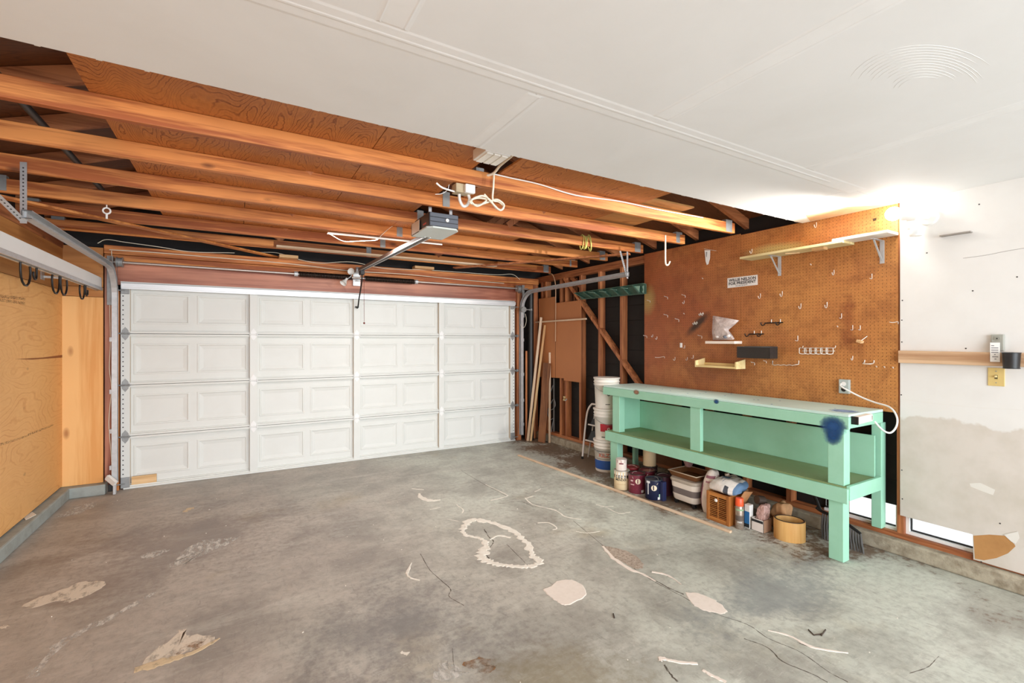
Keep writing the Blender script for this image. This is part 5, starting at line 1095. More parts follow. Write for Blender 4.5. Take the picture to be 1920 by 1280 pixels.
MB().tube(smooth_pts(rl, 4), .010, 8).tube(smooth_pts([p + DX * .85 for p in rl], 4), .010, 8).build('rear_frame', plain('stool_grey', (190, 186, 180), .4), sl)

# ------------------------------------------------------------------ bucket stack
BC = Vector((3.80, 4.245, 0)); M_BUCK = plain('bucket_white', (240, 234, 224), .45, dirt=.15, dscale=6)
def bucket(z0, label, body, lidded=True):
    b = thing('bucket', label, 'bucket', BC + Vector((0, 0, z0)), 'stack of three white buckets')
    prof = [(.128, 0), (.131, .01), (.143, .27), (.152, .272), (.152, .283), (.145, .285), (.146, .305), (.154, .307), (.154, .318), (.147, .320), (.149, .345), (.156, .347), (.156, .362)]
    MB().lathe(prof, BC + Vector((0, 0, z0)), 32).build('pail', M_BUCK, b)
    if lidded: MB().lathe([(.157, .352), (.160, .355), (.160, .367), (.150, .3685)], BC + Vector((0, 0, z0)), 32, cap0=False).build('lid', M_BUCK, b)
    h = [BC + Vector((.150 * math.cos(a), .150 * math.sin(a), z0 + .29 - .10 * math.sin((a - math.pi * .85) / (math.pi * 1.0) * math.pi))) for a in [math.pi * .85 + math.pi * i / 14 for i in range(15)]]
    MB().tube([p + (p - BC - Vector((0, 0, p.z))).normalized() * .008 for p in h], .0028, 6).build('bail_handle', M_STEELDULL, b)
    body(b, z0); return b
def ang_for(u): # angle of the bucket surface that faces a given picture column, roughly
    return math.atan2(-BC.y, -BC.x) + (u - 1138) * .042
def band(b, z0, za, zb, mat, a0, a1, rr=.1445, name='label_band'):
    n = 14; vs = []; 
    for i in range(n + 1):
        a = a0 + (a1 - a0) * i / n
        for z in (za, zb): r = .131 + (.143 - .131) * (z - .01) / .26 + .0012; vs.append(BC + Vector((r * math.cos(a), r * math.sin(a), z0 + z)))
    MB().add(vs, [(2 * i, 2 * i + 2, 2 * i + 3, 2 * i + 1) for i in range(n)], True).build(name, mat, b)
def btext(b, z0, zc, txt, size, a_c, mat, sx=1.0):
    mb = MB(); add_text(mb, txt, size, lambda x, y: BC + Vector(((.1405) * math.cos(a_c + x / .14), (.1405) * math.sin(a_c + x / .14), z0 + zc + y)) + Vector((.0022 * math.cos(a_c + x / .14), .0022 * math.sin(a_c + x / .14), 0)), .001, sx); mb.build('lettering', mat, b)
AF = math.atan2(-BC.y, -BC.x)
M_RED, M_BLUE, M_INK = plain('label_red', (176, 36, 52), .45), plain('label_blue', (46, 90, 168), .45), plain('label_ink', (40, 44, 46), .6)
def b1(b, z0):
    band(b, z0, .03, .135, M_BLUE, AF - 1.5, AF + 1.5); band(b, z0, .238, .244, M_INK, AF - 1.5, AF + 1.5)
    btext(b, z0, .195, 'KILZ', .062, AF - .22, plain('label_orange', (214, 104, 72), .5)); btext(b, z0, .19, '2', .085, AF + .62 - .25, M_INK); band(b, z0, .150, .154, M_INK, AF - 1.0, AF + .4)
def b2_(b, z0): band(b, z0, .105, .195, M_RED, AF - .55, AF + .6); btext(b, z0, .135, 'G', .045, AF + .16, M_WHITE); band(b, z0, .035, .045, M_INK, AF - .45, AF + .25)
def b3(b, z0): btext(b, z0, .18, 'U', .085, AF + .18, M_INK, .8); band(b, z0, .05, .058, M_INK, AF - .1, AF + .3)
bucket(0, 'bottom white paint bucket with a blue label band, under two more', b1); bucket(.370, 'middle white bucket with a red square label in the stack', b2_); bucket(.740, 'top open white bucket of the stack with plain sides', b3, False)

# ------------------------------------------------------------------ paint cans under the bench
def can(x, y, z, r, h, col, lid, label, name='paint_can', extra=None, handle=True, group='paint cans under the bench', rough=.35):
    o = thing(name, label, 'paint can', (x, y, z), group); c = Vector((x, y, z))
    m = plain('can_' + '_'.join(map(str, col)), col, rough)
    MB().lathe([(r * .985, 0), (r, .003), (r, h - .004)], c, 28).build('can_body', m, o)
    ml = plain('lid_' + '_'.join(map(str, lid)), lid, .35, .4)
    MB().lathe([(r * 1.02, h - .006), (r * 1.03, h), (r * 1.0, h + .004), (r * .88, h + .003), (r * .84, h - .006), (r * .45, h - .005), (.001, h - .005)], c, 28, cap0=False, cap1=False).build('lid', ml, o)
    if handle:
        a0 = random.uniform(0, 6); pts = [c + Vector((math.cos(a0) * r * 1.05 * math.cos(math.pi * i / 12) - math.sin(a0) * .4 * r * math.sin(math.pi * i / 12), math.sin(a0) * r * 1.05 * math.cos(math.pi * i / 12) + math.cos(a0) * .4 * r * math.sin(math.pi * i / 12), h * .8 + .045 * math.sin(math.pi * i / 12))) for i in range(13)]
        MB().tube(pts, .0018, 5).build('wire_handle', M_CHROME, o)
    if extra: extra(o, c, r)
    return o
def arc_patch(o, c, r, a0, a1, za, zb, mat, name):
    n = 8; vs = [c + Vector(((r + .0008) * math.cos(a0 + (a1 - a0) * i / n), (r + .0008) * math.sin(a0 + (a1 - a0) * i / n), z)) for i in range(n + 1) for z in (za, zb)]
    MB().add(vs, [(2 * i, 2 * i + 2, 2 * i + 3, 2 * i + 1) for i in range(n)], True).build(name, mat, o)
def facing(c): return math.atan2(-c.y, -c.x)
def disc_on(o, c, r, a, zc, rad, mat, name):
    n = 18; vs = [c + Vector(((r + .0012) * math.cos(a + rad * math.cos(2 * math.pi * i / n) / r), (r + .0012) * math.sin(a + rad * math.cos(2 * math.pi * i / n) / r), zc + rad * math.sin(2 * math.pi * i / n))) for i in range(n)]
    MB().add(vs, [tuple(range(n))]).build(name, mat, o)
def ctext(o, c, r, a, zc, txt, size, mat, sx=1.0):
    mb = MB(); add_text(mb, txt, size, lambda x, y: c + Vector(((r + .0014) * math.cos(a + x / r), (r + .0014) * math.sin(a + x / r), zc + y)), .0004, sx); mb.build('lettering', mat, o)
def e_cream(o, c, r):
    a = facing(c); arc_patch(o, c, r, a - 1.5, a + 1.5, .118, .150, plain('can_black_band', (46, 42, 34), .5), 'label_band'); arc_patch(o, c, r, a - 1.5, a + 1.5, .150, .180, M_WHITE, 'label_band')
    ctext(o, c, r, a - .10, .133, 'DRYWALL', .026, M_WHITE); ctext(o, c, r, a - .12, .103, 'MENDER', .030, M_INK); arc_patch(o, c, r, a - .7, a + .5, .055, .058, plain('label_tan', (206, 168, 120), .6), 'label_line')
def e_maroon(o, c, r):
    a = facing(c); disc_on(o, c, r, a + .15, .125, .027, plain('seal_cream', (238, 224, 196), .5), 'label_seal'); arc_patch(o, c, r, a - .8, a - .3, .085, .094, plain('label_pale', (222, 190, 190), .5), 'label_line'); arc_patch(o, c, r, a - .8, a - .45, .12, .135, plain('label_pale', (222, 190, 190), .5), 'label_line')
    arc_patch(o, c, r, a + .55, a + .95, .012, .038, M_WHITE, 'barcode_label'); arc_patch(o, c, r, a - 1.6, a + 1.6, .045, .048, plain('can_rose', (150, 78, 92), .4), 'label_line')
def e_navy(o, c, r):
    a = facing(c); disc_on(o, c, r, a + .02, .118, .027, plain('seal_cream', (238, 224, 196), .5), 'label_seal'); arc_patch(o, c, r, a + .45, a + .9, .008, .032, M_WHITE, 'barcode_label'); arc_patch(o, c, r, a - .75, a - .62, .05, .16, plain('drip_white', (232, 234, 236), .5), 'paint_run'); arc_patch(o, c, r, a - .95, a - .45, .158, .18, plain('drip_white', (232, 234, 236), .5), 'paint_run'); arc_patch(o, c, r, a + .6, a + .75, .03, .06, plain('dot_green', (186, 222, 190), .5), 'label_line')
def base(u, v, r):   # can centre from the picture point where its near edge meets the floor
    p = PZ(u, v, 0); d = Vector((p.x, p.y, 0)).normalized(); return p + d * r
R1 = .083
p = base(1166, 919, R1); can(p.x, p.y, 0, .080, .190, (236, 214, 172), (206, 200, 190), 'cream drywall compound can with a black label band', extra=e_cream, handle=False); P1 = p
can(P1.x - .012, P1.y - .004, .195, .055, .112, (240, 226, 216), (226, 206, 200), 'small white can with a dark red collar on the cream can', extra=lambda o, c, r: (arc_patch(o, c, r, 0, 6.28, .078, .112, plain('collar_maroon', (126, 44, 60), .4), 'label_band'), arc_patch(o, c, r, facing(c) - .4, facing(c) + .4, .066, .079, plain('collar_maroon', (126, 44, 60), .4), 'label_band')), handle=False)
p = base(1194, 926, R1); can(p.x, p.y, 0, R1, .190, (124, 48, 64), (62, 50, 46), 'maroon paint can with a round cream seal, front row', extra=e_maroon); P2 = p
p = base(1226, 938, R1); can(p.x, p.y, 0, R1, .190, (24, 32, 62), (70, 76, 84), 'navy paint can with white runs and a cream seal', extra=e_navy); P3 = p
p4 = P2 + Vector((.175, .03, 0)); can(p4.x, p4.y, 0, R1, .19, (112, 36, 46), (74, 40, 44), 'dark red paint can behind the maroon one')
p5 = P3 + Vector((.178, .035, 0)); can(p5.x, p5.y, 0, R1, .19, (84, 42, 58), (52, 44, 46), 'plum paint can directly behind the navy one')
p6 = P1 + Vector((.180, .045, 0)); can(p6.x, p6.y, 0, R1, .19, (148, 40, 48), (140, 60, 60), 'red paint can beside the bench leg behind the cream can')
p7 = p4 + Vector((.150, .105, 0)); can(p7.x, p7.y, 0, R1, .19, (78, 44, 50), (60, 50, 50), 'brown lidded paint can holding the tall cream tin')
can(p7.x, p7.y, .196, .068, .165, (226, 200, 158), (230, 216, 190), 'tall cream tin standing on a can lid under the shelf', handle=False)
p8 = p5 + Vector((.174, -.01, 0)); can(p8.x, p8.y, 0, R1, .19, (58, 40, 48), (56, 48, 50), 'dark plum paint can at the back beside the tote')
nb = PZ(1243, 943, 0) + Vector((.06, .05, 0)); tag(MB().cbox(nb + Vector((0, 0, .09)), (.05, .035, .18)).build('navy_carton', plain('navy_card', (34, 42, 84), .6), bevel=.002), 'narrow navy carton between the navy can and the tote', 'carton')

# ------------------------------------------------------------------ rolling tote with paint tray on it
TC = Vector((3.70, 2.945, 0)); tt = thing('rolling_tote', 'white and grey rounded bin on casters under the bench', 'storage bin', TC)
def rrect(wx, wy, r, z, n=5):
    out = []
    for sx, sy, a0 in ((1, 1, 0), (-1, 1, 90), (-1, -1, 180), (1, -1, 270)):
        for k in range(n + 1):
            a = math.radians(a0 + 90 * k / n); out.append(TC + Vector((sx * (wx - r) + r * math.cos(a), sy * (wy - r) + r * math.sin(a), z)))
    return out
def loft_rr(name, mat, secs, cap=True):
    vs = []; L_ = None
    for s_ in secs: q_ = rrect(*s_); L_ = len(q_); vs += q_
    fs = [(i * L_ + j, i * L_ + (j + 1) % L_, (i + 1) * L_ + (j + 1) % L_, (i + 1) * L_ + j) for i in range(len(secs) - 1) for j in range(L_)]
    mb = MB(); mb.add(vs, fs, True)
    if cap: mb.add(vs[:L_], [tuple(reversed(range(L_)))]); mb.add(vs[-L_:], [tuple(range(L_))])
    return mb.build(name, mat, tt)
M_TOTEW, M_TOTEG = plain('tote_white', (240, 230, 216), .4), plain('tote_grey', (120, 110, 106), .45)
loft_rr('lower_shell', M_TOTEW, [(.125, .125, .05, .045), (.132, .132, .05, .055), (.140, .140, .055, .105)])
loft_rr('grey_band', M_TOTEG, [(.138, .138, .055, .105), (.142, .142, .055, .165)])
loft_rr('upper_shell', M_TOTEW, [(.144, .144, .055, .165), (.148, .148, .055, .215)])
loft_rr('lid', plain('tote_lid', (176, 164, 148), .45, dirt=.3), [(.154, .154, .06, .217), (.158, .158, .06, .232), (.150, .150, .06, .246)])
for sx in (-1, 1):
    for sy in (-1, 1):
        w = TC + Vector((sx * .10, sy * .10, .02)); MB().cyl(w + Vector((-.010, 0, 0)), w + Vector((.010, 0, 0)), .02, n=14).cbox(w + Vector((0, 0, .018)), (.03, .03, .014)).build('caster', M_BLACK, tt)
ty = thing('paint_tray', 'rusty metal paint tray lying on the rolling bin', 'paint tray', TC + Vector((.03, .03, .246)))
tz = .268
def tr_(x, y, z): return TC + Vector((.03 + x, .03 + y, z))
corner = [(-.15, -.17), (.13, -.17), (.13, .15), (-.15, .15)]
vs = [tr_(x, y, tz + .03) for x, y in corner] + [tr_(x * .86, y * .86, tz - .019) for x, y in corner]
MB().add(vs, [(0, 1, 5, 4), (1, 2, 6, 5), (2, 3, 7, 6), (3, 0, 4, 7), (4, 5, 6, 7)]).build('pan', plain('rusty_pan', (128, 84, 48), .6, .2, dirt=.6, dscale=12), ty)
MB().tube([tr_(x, y, tz + .03) for x, y in corner], .005, 6, closed=True).build('pan_rim', plain('pan_rim', (206, 188, 162), .4, .3), ty)
fn_ = TC + Vector((.12, .14, .248)); tag(MB().lathe([(.03, .0), (.052, .06), (.058, .075), (.050, .078), (.045, .06)], fn_ + Vector((0, .0, .055)), 24, cap1=False).build('plastic_bowl', plain('dusty_pink', (176, 140, 138), .5)), 'dusty pink plastic bowl behind the paint tray', 'bowl')

# ------------------------------------------------------------------ sacks
def sack(name, c, sx, sy, sz, lean, label, cat, mats, seed, rot=0.0, parts=None, squash=.75, jit=.007):
    """lumpy filled bag: rounded grid box, origin at its base; mats = body"""
    r = random.Random(seed); nx, ny, nz = 5, 7, 8; vs = []; idx = {}; mb = MB()
    def P(i, j, k):
        key = (i, j, k)
        if key in idx: return idx[key]
        x, y, z = 2 * i / nx - 1, 2 * j / ny - 1, k / nz
        e = 1 - .35 * abs(2 * z - 1) ** 4; th = 1 - squash * .5 * (abs(2 * z - 1) ** 3)
        X = x * sx / 2 * th * (1 - .28 * y * y); Y = y * sy / 2 * e; Z = z * sz * (1 - .05 * y * y)
        X += lean[0] * z * z; Y += lean[1] * z * z
        v = Vector((X, Y, Z)) + Vector((r.uniform(-1, 1), r.uniform(-1, 1), r.uniform(-1, 1) if 0 < k else 0)) * jit
        if k == 0: v.z = 0
        idx[key] = len(vs); vs.append(c + Matrix.Rotation(rot, 3, 'Z') @ v); return idx[key]
    fs = []
    for i in range(nx):
        for j in range(ny): fs += [(P(i, j, 0), P(i, j + 1, 0), P(i + 1, j + 1, 0), P(i + 1, j, 0)), (P(i, j, nz), P(i + 1, j, nz), P(i + 1, j + 1, nz), P(i, j + 1, nz))]
    for i in range(nx):
        for k in range(nz): fs += [(P(i, 0, k), P(i + 1, 0, k), P(i + 1, 0, k + 1), P(i, 0, k + 1)), (P(i, ny, k), P(i, ny, k + 1), P(i + 1, ny, k + 1), P(i + 1, ny, k))]
    for j in range(ny):
        for k in range(nz): fs += [(P(0, j, k), P(0, j, k + 1), P(0, j + 1, k + 1), P(0, j + 1, k)), (P(nx, j, k), P(nx, j + 1, k), P(nx, j + 1, k + 1), P(nx, j, k + 1))]
    o = thing(name, label, cat, c); mb.add(vs, fs, True); mb.build('bag_body', mats, o, subdiv=1)
    if parts: parts(o, c)
    return o
def mat_sack(name, base_, bands, rough=.7):
    """paper sack; bands = (axis-local lower, upper, colour) printed across generated coordinates"""
    m, t, b = nt(name); tc = N(t, 'ShaderNodeTexCoord'); sx = N(t, 'ShaderNodeSeparateXYZ'); t.links.new(tc.outputs['Generated'], sx.inputs[0])
    n = noise(t, coords(t), 14, 4, .6); c = mixc(t, ramp(t, n, [(.4, (0, 0, 0)), (.7, (1, 1, 1))]), lin(*base_), tuple(q * .8 for q in lin(*base_)))
    for ax, lo, hi, col, ax2, lo2, hi2 in bands:
        a = sx.outputs[ax]; f = math_(t, 'MULTIPLY', math_(t, 'GREATER_THAN', a, lo), math_(t, 'LESS_THAN', a, hi))
        if ax2 is not None: f = math_(t, 'MULTIPLY', f, math_(t, 'MULTIPLY', math_(t, 'GREATER_THAN', sx.outputs[ax2], lo2), math_(t, 'LESS_THAN', sx.outputs[ax2], hi2)))
        c = mixc(t, f, c, lin(*col))
    setc(t, b, c); b.inputs['Roughness'].default_value = rough; bump(t, b, n, .4, .01); return m
MS1 = mat_sack('grout_sack_paper', (232, 218, 206), [(1, .80, 1.1, (126, 62, 84), 2, .05, .72), (2, .80, .86, (150, 96, 108), 1, .12, .66), (2, .70, .74, (176, 130, 138), 1, .12, .6), (2, .05, .60, (226, 214, 182), 1, .0, .35)])
sp_ = PZ(1300, 962, 0)
sack('grout_sack', Vector((3.625, 2.712, 0)), .12, .115, .385, (.055, -.005), 'white and maroon grout sack slumped between tote and crate', 'sack', MS1, 3, jit=.009)
# louvred wooden crate
KC = Vector((3.60, 2.525, 0)); KX0, KX1, KY0, KY1, KH = 3.500, 3.70, 2.425, 2.640, .245
kr = thing('wooden_crate', 'small orange-brown wooden crate with louvred front', 'crate', (3.60, 2.53, 0))
M_CRATE = lambda ax: wood('honey_crate', (204, 136, 66), (160, 96, 40), ax, 1.2, ring=12, knots=.2, grime=.15)
for y in (KY0, KY1 - .026): MB().box(KX0, KX0 + .018, y, y + .026, 0, KH).build('frame_stile', M_CRATE('Z'), kr, bevel=.002)
for z_ in (0.0, KH - .034): MB().box(KX0 + .001, KX0 + .017, KY0 + .026, KY1 - .026, z_, z_ + .034).build('frame_rail', M_CRATE('Y'), kr, bevel=.002)
for k in range(11):
    z_ = .040 + k * .0155; MB().cbox((KX0 + .010, (KY0 + KY1) / 2, z_), (.016, KY1 - KY0 - .054, .004), Matrix.Rotation(math.radians(40), 3, 'Y')).build('louvre', M_CRATE('Y'), kr)
MB().box(KX0 + .004, KX0 + .016, 2.529, 2.537, .034, KH - .034).build('centre_rod', M_CRATE('Z'), kr)
MB().box(KX0 + .019, KX1, KY0, KY0 + .014, 0, KH).build('side_panel', M_CRATE('Z'), kr, bevel=.002); MB().box(KX0 + .019, KX1, KY1 - .014, KY1, 0, KH).build('side_panel', M_CRATE('Z'), kr, bevel=.002); MB().box(KX1 - .014, KX1, KY0 + .014, KY1 - .014, 0, KH).build('back_panel', M_CRATE('Y'), kr); MB().box(KX0 + .02, KX1 - .015, KY0 + .014, KY1 - .014, 0.0, .01).build('crate_floor', M_CRATE('Y'), kr)
MB().sphere((KX0 - .004, 2.545, .185), .012, sc=(.5, 1.3, 1.2)).build('bow_knob', M_WHITE, kr)
MS2 = mat_sack('thinset_bag_paper', (238, 230, 222), [(1, -.1, .15, (98, 128, 160), None, 0, 0), (1, .62, .66, (150, 152, 160), 0, .35, .8), (1, .52, .54, (150, 152, 160), 0, .25, .8), (1, .60, .80, (112, 138, 166), 0, .62, .9), (1, .28, .40, (70, 72, 78), 0, .0, .16)])
bgo = sack('mortar_bag', Vector((3.60, 2.515, KH + .002)), .21, .27, .105, (.07, -.01), 'white and blue mortar bag lying on top of the wooden crate', 'bag', MS2, 8, squash=.7, jit=.014)
tag(MB().prism([(3.56, 2.42, KH - .09), (3.70, 2.42, KH - .09), (3.71, 2.355, KH + .03), (3.60, 2.355, KH + .05)], (0, -.004, 0)).build('cardboard_flap', plain('cardboard', (196, 140, 92), .8)), 'brown cardboard flap standing beside the crate', 'cardboard')
tag(MB().cbox((3.775, 2.58, .30), (.07, .05, .09), Matrix.Rotation(.4, 3, 'X')).cyl((3.77, 2.60, .26), (3.75, 2.62, .36), .02, n=12).build('plastic_jug', plain('cream_jug', (232, 214, 196), .5)), 'cream plastic jug poking up behind the crate', 'jug')
MB_ = MB(); MB_.box(KX1 + .03, KX1 + .12, 2.46, 2.63, 0, .255); tag(MB_.build('storage_carton', plain('dim_carton', (150, 112, 78), .8), bevel=.003), 'plain brown carton behind the wooden crate', 'carton')
# spray can
c = base(1386.5, 992.5, .033); spc = thing('spray_can', 'silver spray can with an orange cap beside the crate', 'spray can', c); M_SPR = plain('spray_silver', (176, 160, 146), .3, .5, dirt=.7, dscale=30, dcol=(.35, .33, .32))
MB().lathe([(.031, 0), (.033, .004), (.033, .178), (.026, .190)], c, 24).build('can_body', M_SPR, spc)
MB().lathe([(.031, .186), (.032, .192), (.030, .245), (.026, .250)], c, 24).build('cap', plain('cap_orange', (238, 92, 48), .4), spc)
arc_patch(spc, c, .033, facing(c) - 1.2, facing(c) + 1.2, .150, .165, plain('spray_green', (150, 176, 140), .4), 'label_band'); arc_patch(spc, c, .033, facing(c) - 1.2, facing(c) + 1.2, .07, .11, plain('spray_dark', (96, 84, 76), .4), 'label_band'); ctext(spc, c, .034, facing(c), .058, 'UPSIDE', .012, M_WHITE)
c = base(1400, 991, .03) + Vector((.02, -.006, 0)); bx_ = thing('blue_carton', 'slim white and blue carton behind the spray can', 'carton', c)
MB().cbox(c + Vector((0, 0, .095)), (.05, .045, .19)).build('carton_body', M_WHITE, bx_, bevel=.002); MB().cbox(c + Vector((-.0255, 0, .085)), (.001, .043, .10)).build('carton_print', plain('carton_blue', (52, 118, 176), .5), bx_); MB().cbox(c + Vector((-.0258, 0, .02)), (.001, .043, .03)).build('carton_print', M_INK, bx_)
# open box with crumpled bag
a, b = PZ(1406, 993, 0), PZ(1431, 1000, 0)
obx = thing('open_box', 'small white open box with a black label strip', 'box', (3.68, 2.25, 0)); ya, yb = a.y, b.y - .005; xa = 3.612; M_BOXW = plain('box_white', (234, 226, 218), .6)
MB().box(xa, xa + .003, yb, ya, 0, .10).build('box_wall', M_BOXW, obx); MB().box(xa, xa + .11, yb, yb + .003, 0, .10).build('box_wall', plain('box_kraft', (178, 140, 112), .8), obx); MB().box(xa, xa + .11, ya - .003, ya, 0, .10).build('box_wall', M_BOXW, obx); MB().box(xa + .107, xa + .11, yb, ya, 0, .10).build('box_wall', M_BOXW, obx); MB().box(xa, xa + .11, yb, ya, 0, .003).build('box_floor', M_BOXW, obx)
MB().box(xa - .0008, xa, yb + .006, ya - .004, .073, .093).build('box_label', M_INK, obx)
M_PINKFILM = mat_film('pinkish_bag', (206, 168, 158), .85, 30)
sack('crumpled_bag', Vector((xa + .055, (ya + yb) / 2, .055)), .085, .075, .155, (.03, -.02), 'pinkish crumpled plastic bag stuffed in the small white box', 'bag', M_PINKFILM, 15, squash=.2, jit=.012)
sack('rag_bundle', Vector((3.86, 2.21, .0)), .12, .13, .215, (-.01, -.03), 'crumpled tan paper bag beside the small white box', 'paper bag', plain('tan_paper', (196, 150, 106), .8, dirt=.6, dscale=10), 21, squash=.2, jit=.016)
tag(MB().cyl((3.76, 2.29, .215), (3.70, 2.31, .225), .035, n=14).cyl((3.76, 2.29, .0), (3.76, 2.29, .20), .03, n=14).build('dark_tool', plain('dark_brown_plastic', (70, 58, 50), .5)), 'dark brown handled scraper behind the blue carton', 'tool')
# oval wooden band
wbd = thing('wooden_band', 'pale bent wood oval band standing on the floor', 'wooden band', (3.69, 2.04, 0))
n = 40; cR = Vector((3.70, 2.045, 0)); ca, sa = math.cos(.5), math.sin(.5)
def el(ax, ay, z, i): x = ax * math.cos(2 * math.pi * i / n); y = ay * math.sin(2 * math.pi * i / n); return cR + Vector((x * ca - y * sa, x * sa + y * ca, z))
vs = []
for ax, ay, z in ((.092, .108, 0), (.092, .108, .150), (.074, .090, .150), (.074, .090, 0)): vs += [el(ax, ay, z, i) for i in range(n)]
fs = [(k * n + i, k * n + (i + 1) % n, ((k + 1) % 4) * n + (i + 1) % n, ((k + 1) % 4) * n + i) for k in range(4) for i in range(n)]
MB().add(vs, fs, True).build('band_wall', wood('bent_maple', (228, 184, 116), (208, 156, 88), 'Z', .8, ring=6, knots=0, grime=.05), wbd, bevel=.002)
MB().tube([el(.083, .099, .1495, i) for i in range(n)], .0055, 6, closed=True).build('band_edge', plain('dark_edge', (66, 50, 36), .6), wbd)
# dustpan with brush bristles under the bench end
dp = thing('push_broom_head', 'black plastic broom head with grey bristles behind the bench leg', 'broom', (3.98, 1.80, 0))
BB = lambda x, y, z: Vector((x, y, z))
a, b = PX(1600, 978, 3.93), PX(1626, 1000, 3.93)
a2, b2 = Vector((3.96, 1.93, .195)), Vector((3.93, 1.66, .125))
MB().tube(smooth_pts([a2 + Vector((0, .05, .02)), a2, a2.lerp(b2, .5) + Vector((0, 0, .02)), b2], 4), [.012] * 12 + [.010], 8).build('broom_block', M_BLACK, dp)
for k in range(16):
    p = a2.lerp(b2, k / 15) + Vector((0, 0, .02 * math.sin(math.pi * k / 15))); q = Vector((p.x - .05 + .004 * math.sin(k * 5), p.y - .02 - .02 * (k / 15), .004 + .02 * (1 - k / 15) * 0)); q.z = .006
    MB().tube([p, p.lerp(q, .5) + Vector((-.008, 0, 0)), q], [.006, .009, .006], 6).build('bristle_tuft', plain('bristle_grey', (86, 84, 82), .8), dp)
MB().cyl(a2 + Vector((0, .02, .01)), Vector((4.03, 2.08, .40)), .011, n=10).build('broom_handle', M_BLACKMETAL, dp)
# long moulding on the floor
m0, m1 = PZ(972, 853, .01), PZ(1373, 996, .01)
tag(MB().bar((m0.x, m0.y, .0095), (m1.x - .015, m1.y, .0095), .030, .019).build('moulding_strip', WHITEWOOD('Y'), bevel=.004), 'long bare wood moulding strip lying on the concrete floor', 'moulding')

# ================================================================== CORNER BY THE GARAGE DOOR
def leaning(name, label, foot, top, w, t, mat, up=(1, 0, 0), cat='board', grp='boards leaning in the corner'):
    return tag(MB().bar(foot, top, w, t, up).build(name, mat, bevel=.002), label, cat, grp)
leaning('trim_board', 'tall pale trim board leaning in the corner, the longest one', (3.835, 6.06, .004), (4.055, 6.02, 1.90), .040, .012, WHITEWOOD('Z'), (0, 1, 0))
leaning('trim_board', 'second pale trim board leaning against the longest one', (3.87, 6.03, .004), (4.085, 5.96, 1.78), .035, .012, PINE('Z'), (0, 1, 0))
leaning('plank', 'wide dark weathered plank leaning in the corner', (3.97, 5.88, .004), (4.055, 5.86, 1.20), .125, .020, DARKWOOD('Z'), (1, .45, 0))
leaning('trim_board', 'short pale stick behind the wide dark plank', (4.045, 5.78, .004), (4.085, 5.83, 1.36), .030, .014, WHITEWOOD('Z'), (0, 1, 0))
leaning('trim_board', 'brown stick leaning beside the black drain pipe', (3.845, 6.12, .004), (3.865, 6.15, 1.38), .030, .018, STUD('Z'), (0, 1, 0))
# hardboard panels hung on the studs
M_HB = plain('tan_hardboard', (190, 122, 74), .6, dirt=.25, dscale=3, dcol=(.8, .74, .68))
def flat_panel(name, label, pts, mat, t=.008, x=4.105): return tag(MB().prism([PX(u, v, x) for u, v in pts], (t, 0, 0)).build(name, mat, bevel=.001), label, 'panel', 'hardboard panels on the studs')
flat_panel('hardboard_panel', 'narrow tan hardboard panel nailed to the studs in the corner', [(1010, 560), (1040.5, 556), (1040.5, 708), (1010, 706)], M_HB)
flat_panel('hardboard_panel', 'wide tan hardboard panel with a notched lower edge on the studs', [(1041.5, 568), (1089, 562.5), (1089, 717), (1057, 713), (1057, 709), (1041.5, 708)], M_HB)
tag(MB().bar(PX(991.5, 605, 4.07), PX(1099, 597.5, 4.07), .028, .022, (0, 0, 1)).build('batten', WHITEWOOD('Y'), bevel=.002), 'horizontal pale batten across the hardboard panels', 'batten')
cable('cable', 'tan cable dropping over the hardboard panel from the top plate', [PX(1029, 513, 4.09), PX(1036, 515, 4.09), PX(1041, 530, 4.09), PX(1042, 560, 4.09), PX(1041.5, 640, 4.09)], .007, plain('tan_cable', (206, 164, 128), .5))
cable('cable', 'grey cable bundle coiled in the stud bay below the panels', [PX(u, v, 4.14) for u, v in [(1037, 722), (1030, 740), (1023, 752), (1024, 764), (1034, 768), (1041, 760), (1038, 748), (1030, 762), (1027, 775), (1032, 786), (1038, 784), (1036, 795), (1034, 808), (1033, 818)]], .006, plain('grey_cable', (150, 150, 150), .5))
tag(MB().cyl(PX(1038.5, 709, 4.19), PX(1038.5, 810, 4.19), .012, n=10).build('conduit', plain('grey_conduit', (140, 132, 124), .5)), 'grey conduit rising in the stud bay under the panels', 'pipe')
tag(MB().tube([PX(1059, 712, 4.16), PX(1059, 750, 4.16)], .008, 8).build('copper_pipe', plain('copper', (150, 96, 66), .4, .6)), 'thin copper pipe feeding the hose valve', 'pipe')
hv = thing('hose_valve', 'brass hose valve on a pipe between the open studs', 'valve', PX(1060, 748, 4.16)); c = PX(1060, 746, 4.14)
M_BRASS = plain('brass', (222, 202, 150), .4, .4)
MB().cyl(c, c + Vector((-.05, -.03, -.02)), .016, n=12).cyl(c + Vector((0, .03, .012)), c + Vector((0, -.02, .012)), .018, n=12).build('valve_body', M_BRASS, hv); MB().tube([c + Vector((-.04, -.05, -.03)), c + Vector((-.05, -.09, -.012)), c + Vector((-.05, -.10, .002))], .008, 8).build('spout', GALV, hv)
for u, lb_ in ((1067, 'left'), (1083, 'right')):
    pass
for xx in (1063.5, 1072, 1078, 1082): 
    a = PX(xx, 520 + (1090 - xx) * .12, 4.18); b = PX(xx, 568, 4.18)
    tag(MB().bar(b, a, .02, .03, (1, 0, 0)).build('wall_slat', DARKWOOD('Z')), 'thin vertical wood slat in the stud bay above the panels', 'slat', 'slats above the hardboard panels')
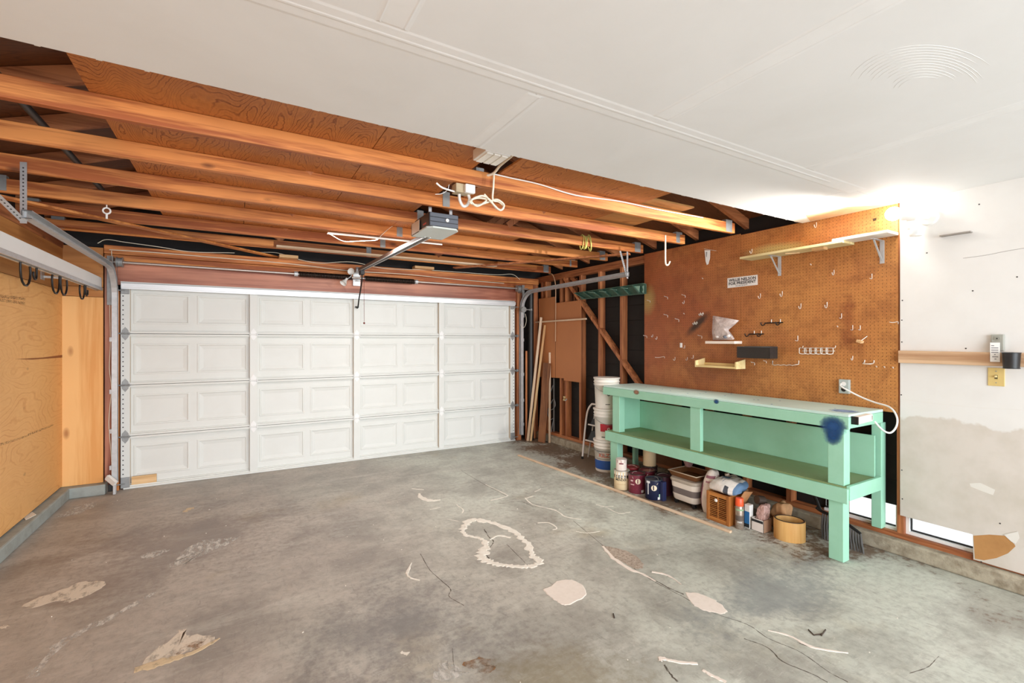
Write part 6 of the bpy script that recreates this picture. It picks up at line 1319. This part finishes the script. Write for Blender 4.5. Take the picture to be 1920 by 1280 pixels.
# green metal rack across the studs
gr = thing('green_rack', 'dark green slanted metal rack spanning the open studs', 'rack', PX(1140, 560, 4.10)); M_GR = plain('rack_green', (82, 118, 102), .45, dirt=.4); M_GR2 = plain('rack_green_light', (150, 190, 172), .45)
A, B = PX(1077.5, 549.5, 4.06), PX(1207.5, 531.5, 4.06); A2, B2 = PX(1087, 561, 4.06), PX(1207.5, 550.5, 4.06)
MB().prism([A + Vector((.035, 0, 0)), B + Vector((.035, 0, 0)), B2 + Vector((.035, 0, 0)), A2 + Vector((.035, 0, 0))], (.004, 0, 0)).build('rack_back', M_GR, gr)
MB().bar(A, B, .05, .005).build('rack_edge', M_GR, gr); MB().bar(A2, B2, .05, .005).build('rack_edge', M_GR, gr)
for k in range(7):
    f0 = (k + .05) / 7.0; p = A.lerp(B, f0); q = A2.lerp(B2, min(f0 + .085, 1))
    MB().bar(p + Vector((.01, 0, 0)), q + Vector((.01, 0, 0)), .045, .012, (0, 1, .6)).build('rack_divider', M_GR, gr, bevel=.001)
for u, v in ((1103, 547.5), (1124, 545.5), (1144, 542), (1164, 539)):
    MB().bar(PX(u, v, 4.04), PX(u + 12, v + 1.5, 4.03), .012, .005).build('rack_tab', M_GR2, gr)
MB().prism([PX(u, v, 4.06) for u, v in [(1187, 536), (1199.5, 536), (1198.5, 548)]], (.002, 0, 0)).build('rack_mark', M_GR2, gr)
MB().prism([PX(u, v, 4.06) for u, v in [(1204, 537), (1207, 535), (1207, 549), (1204, 547.5), (1206, 543)]], (.002, 0, 0)).build('rack_mark', M_GR2, gr)
# twigs and chips on the floor
for pts, lb_ in (([(1516, 1180), (1526, 1190), (1540, 1188)], 'dry forked twig lying on the bare concrete'), ([(1540, 1191), (1548, 1180)], 'short dry twig beside the forked one'), ([(1150, 1150), (1152, 1158)], 'dark leaf scrap on the concrete floor')):
    tag(MB().tube([PZ(u, v, .004) for u, v in pts], .0035, 5).build('twig', plain('dry_twig', (74, 62, 52), .9)), lb_, 'twig')
rr = random.Random(11); mb = MB()
for k in range(150):
    x, y = rr.uniform(-1.2, 3.6), rr.uniform(.7, 5.9); s_ = rr.uniform(.002, .0055); mb.cbox((x, y, s_ * .3), (s_ * rr.uniform(.8, 2), s_, s_ * .6), Matrix.Rotation(rr.uniform(0, 3), 3, 'Z'))
o = mb.build('floor_debris', plain('chip_white', (226, 220, 208), .9)); o['kind'] = 'stuff'; o['label'] = 'scattered white paint chips and grit on the floor'; o['category'] = 'debris'
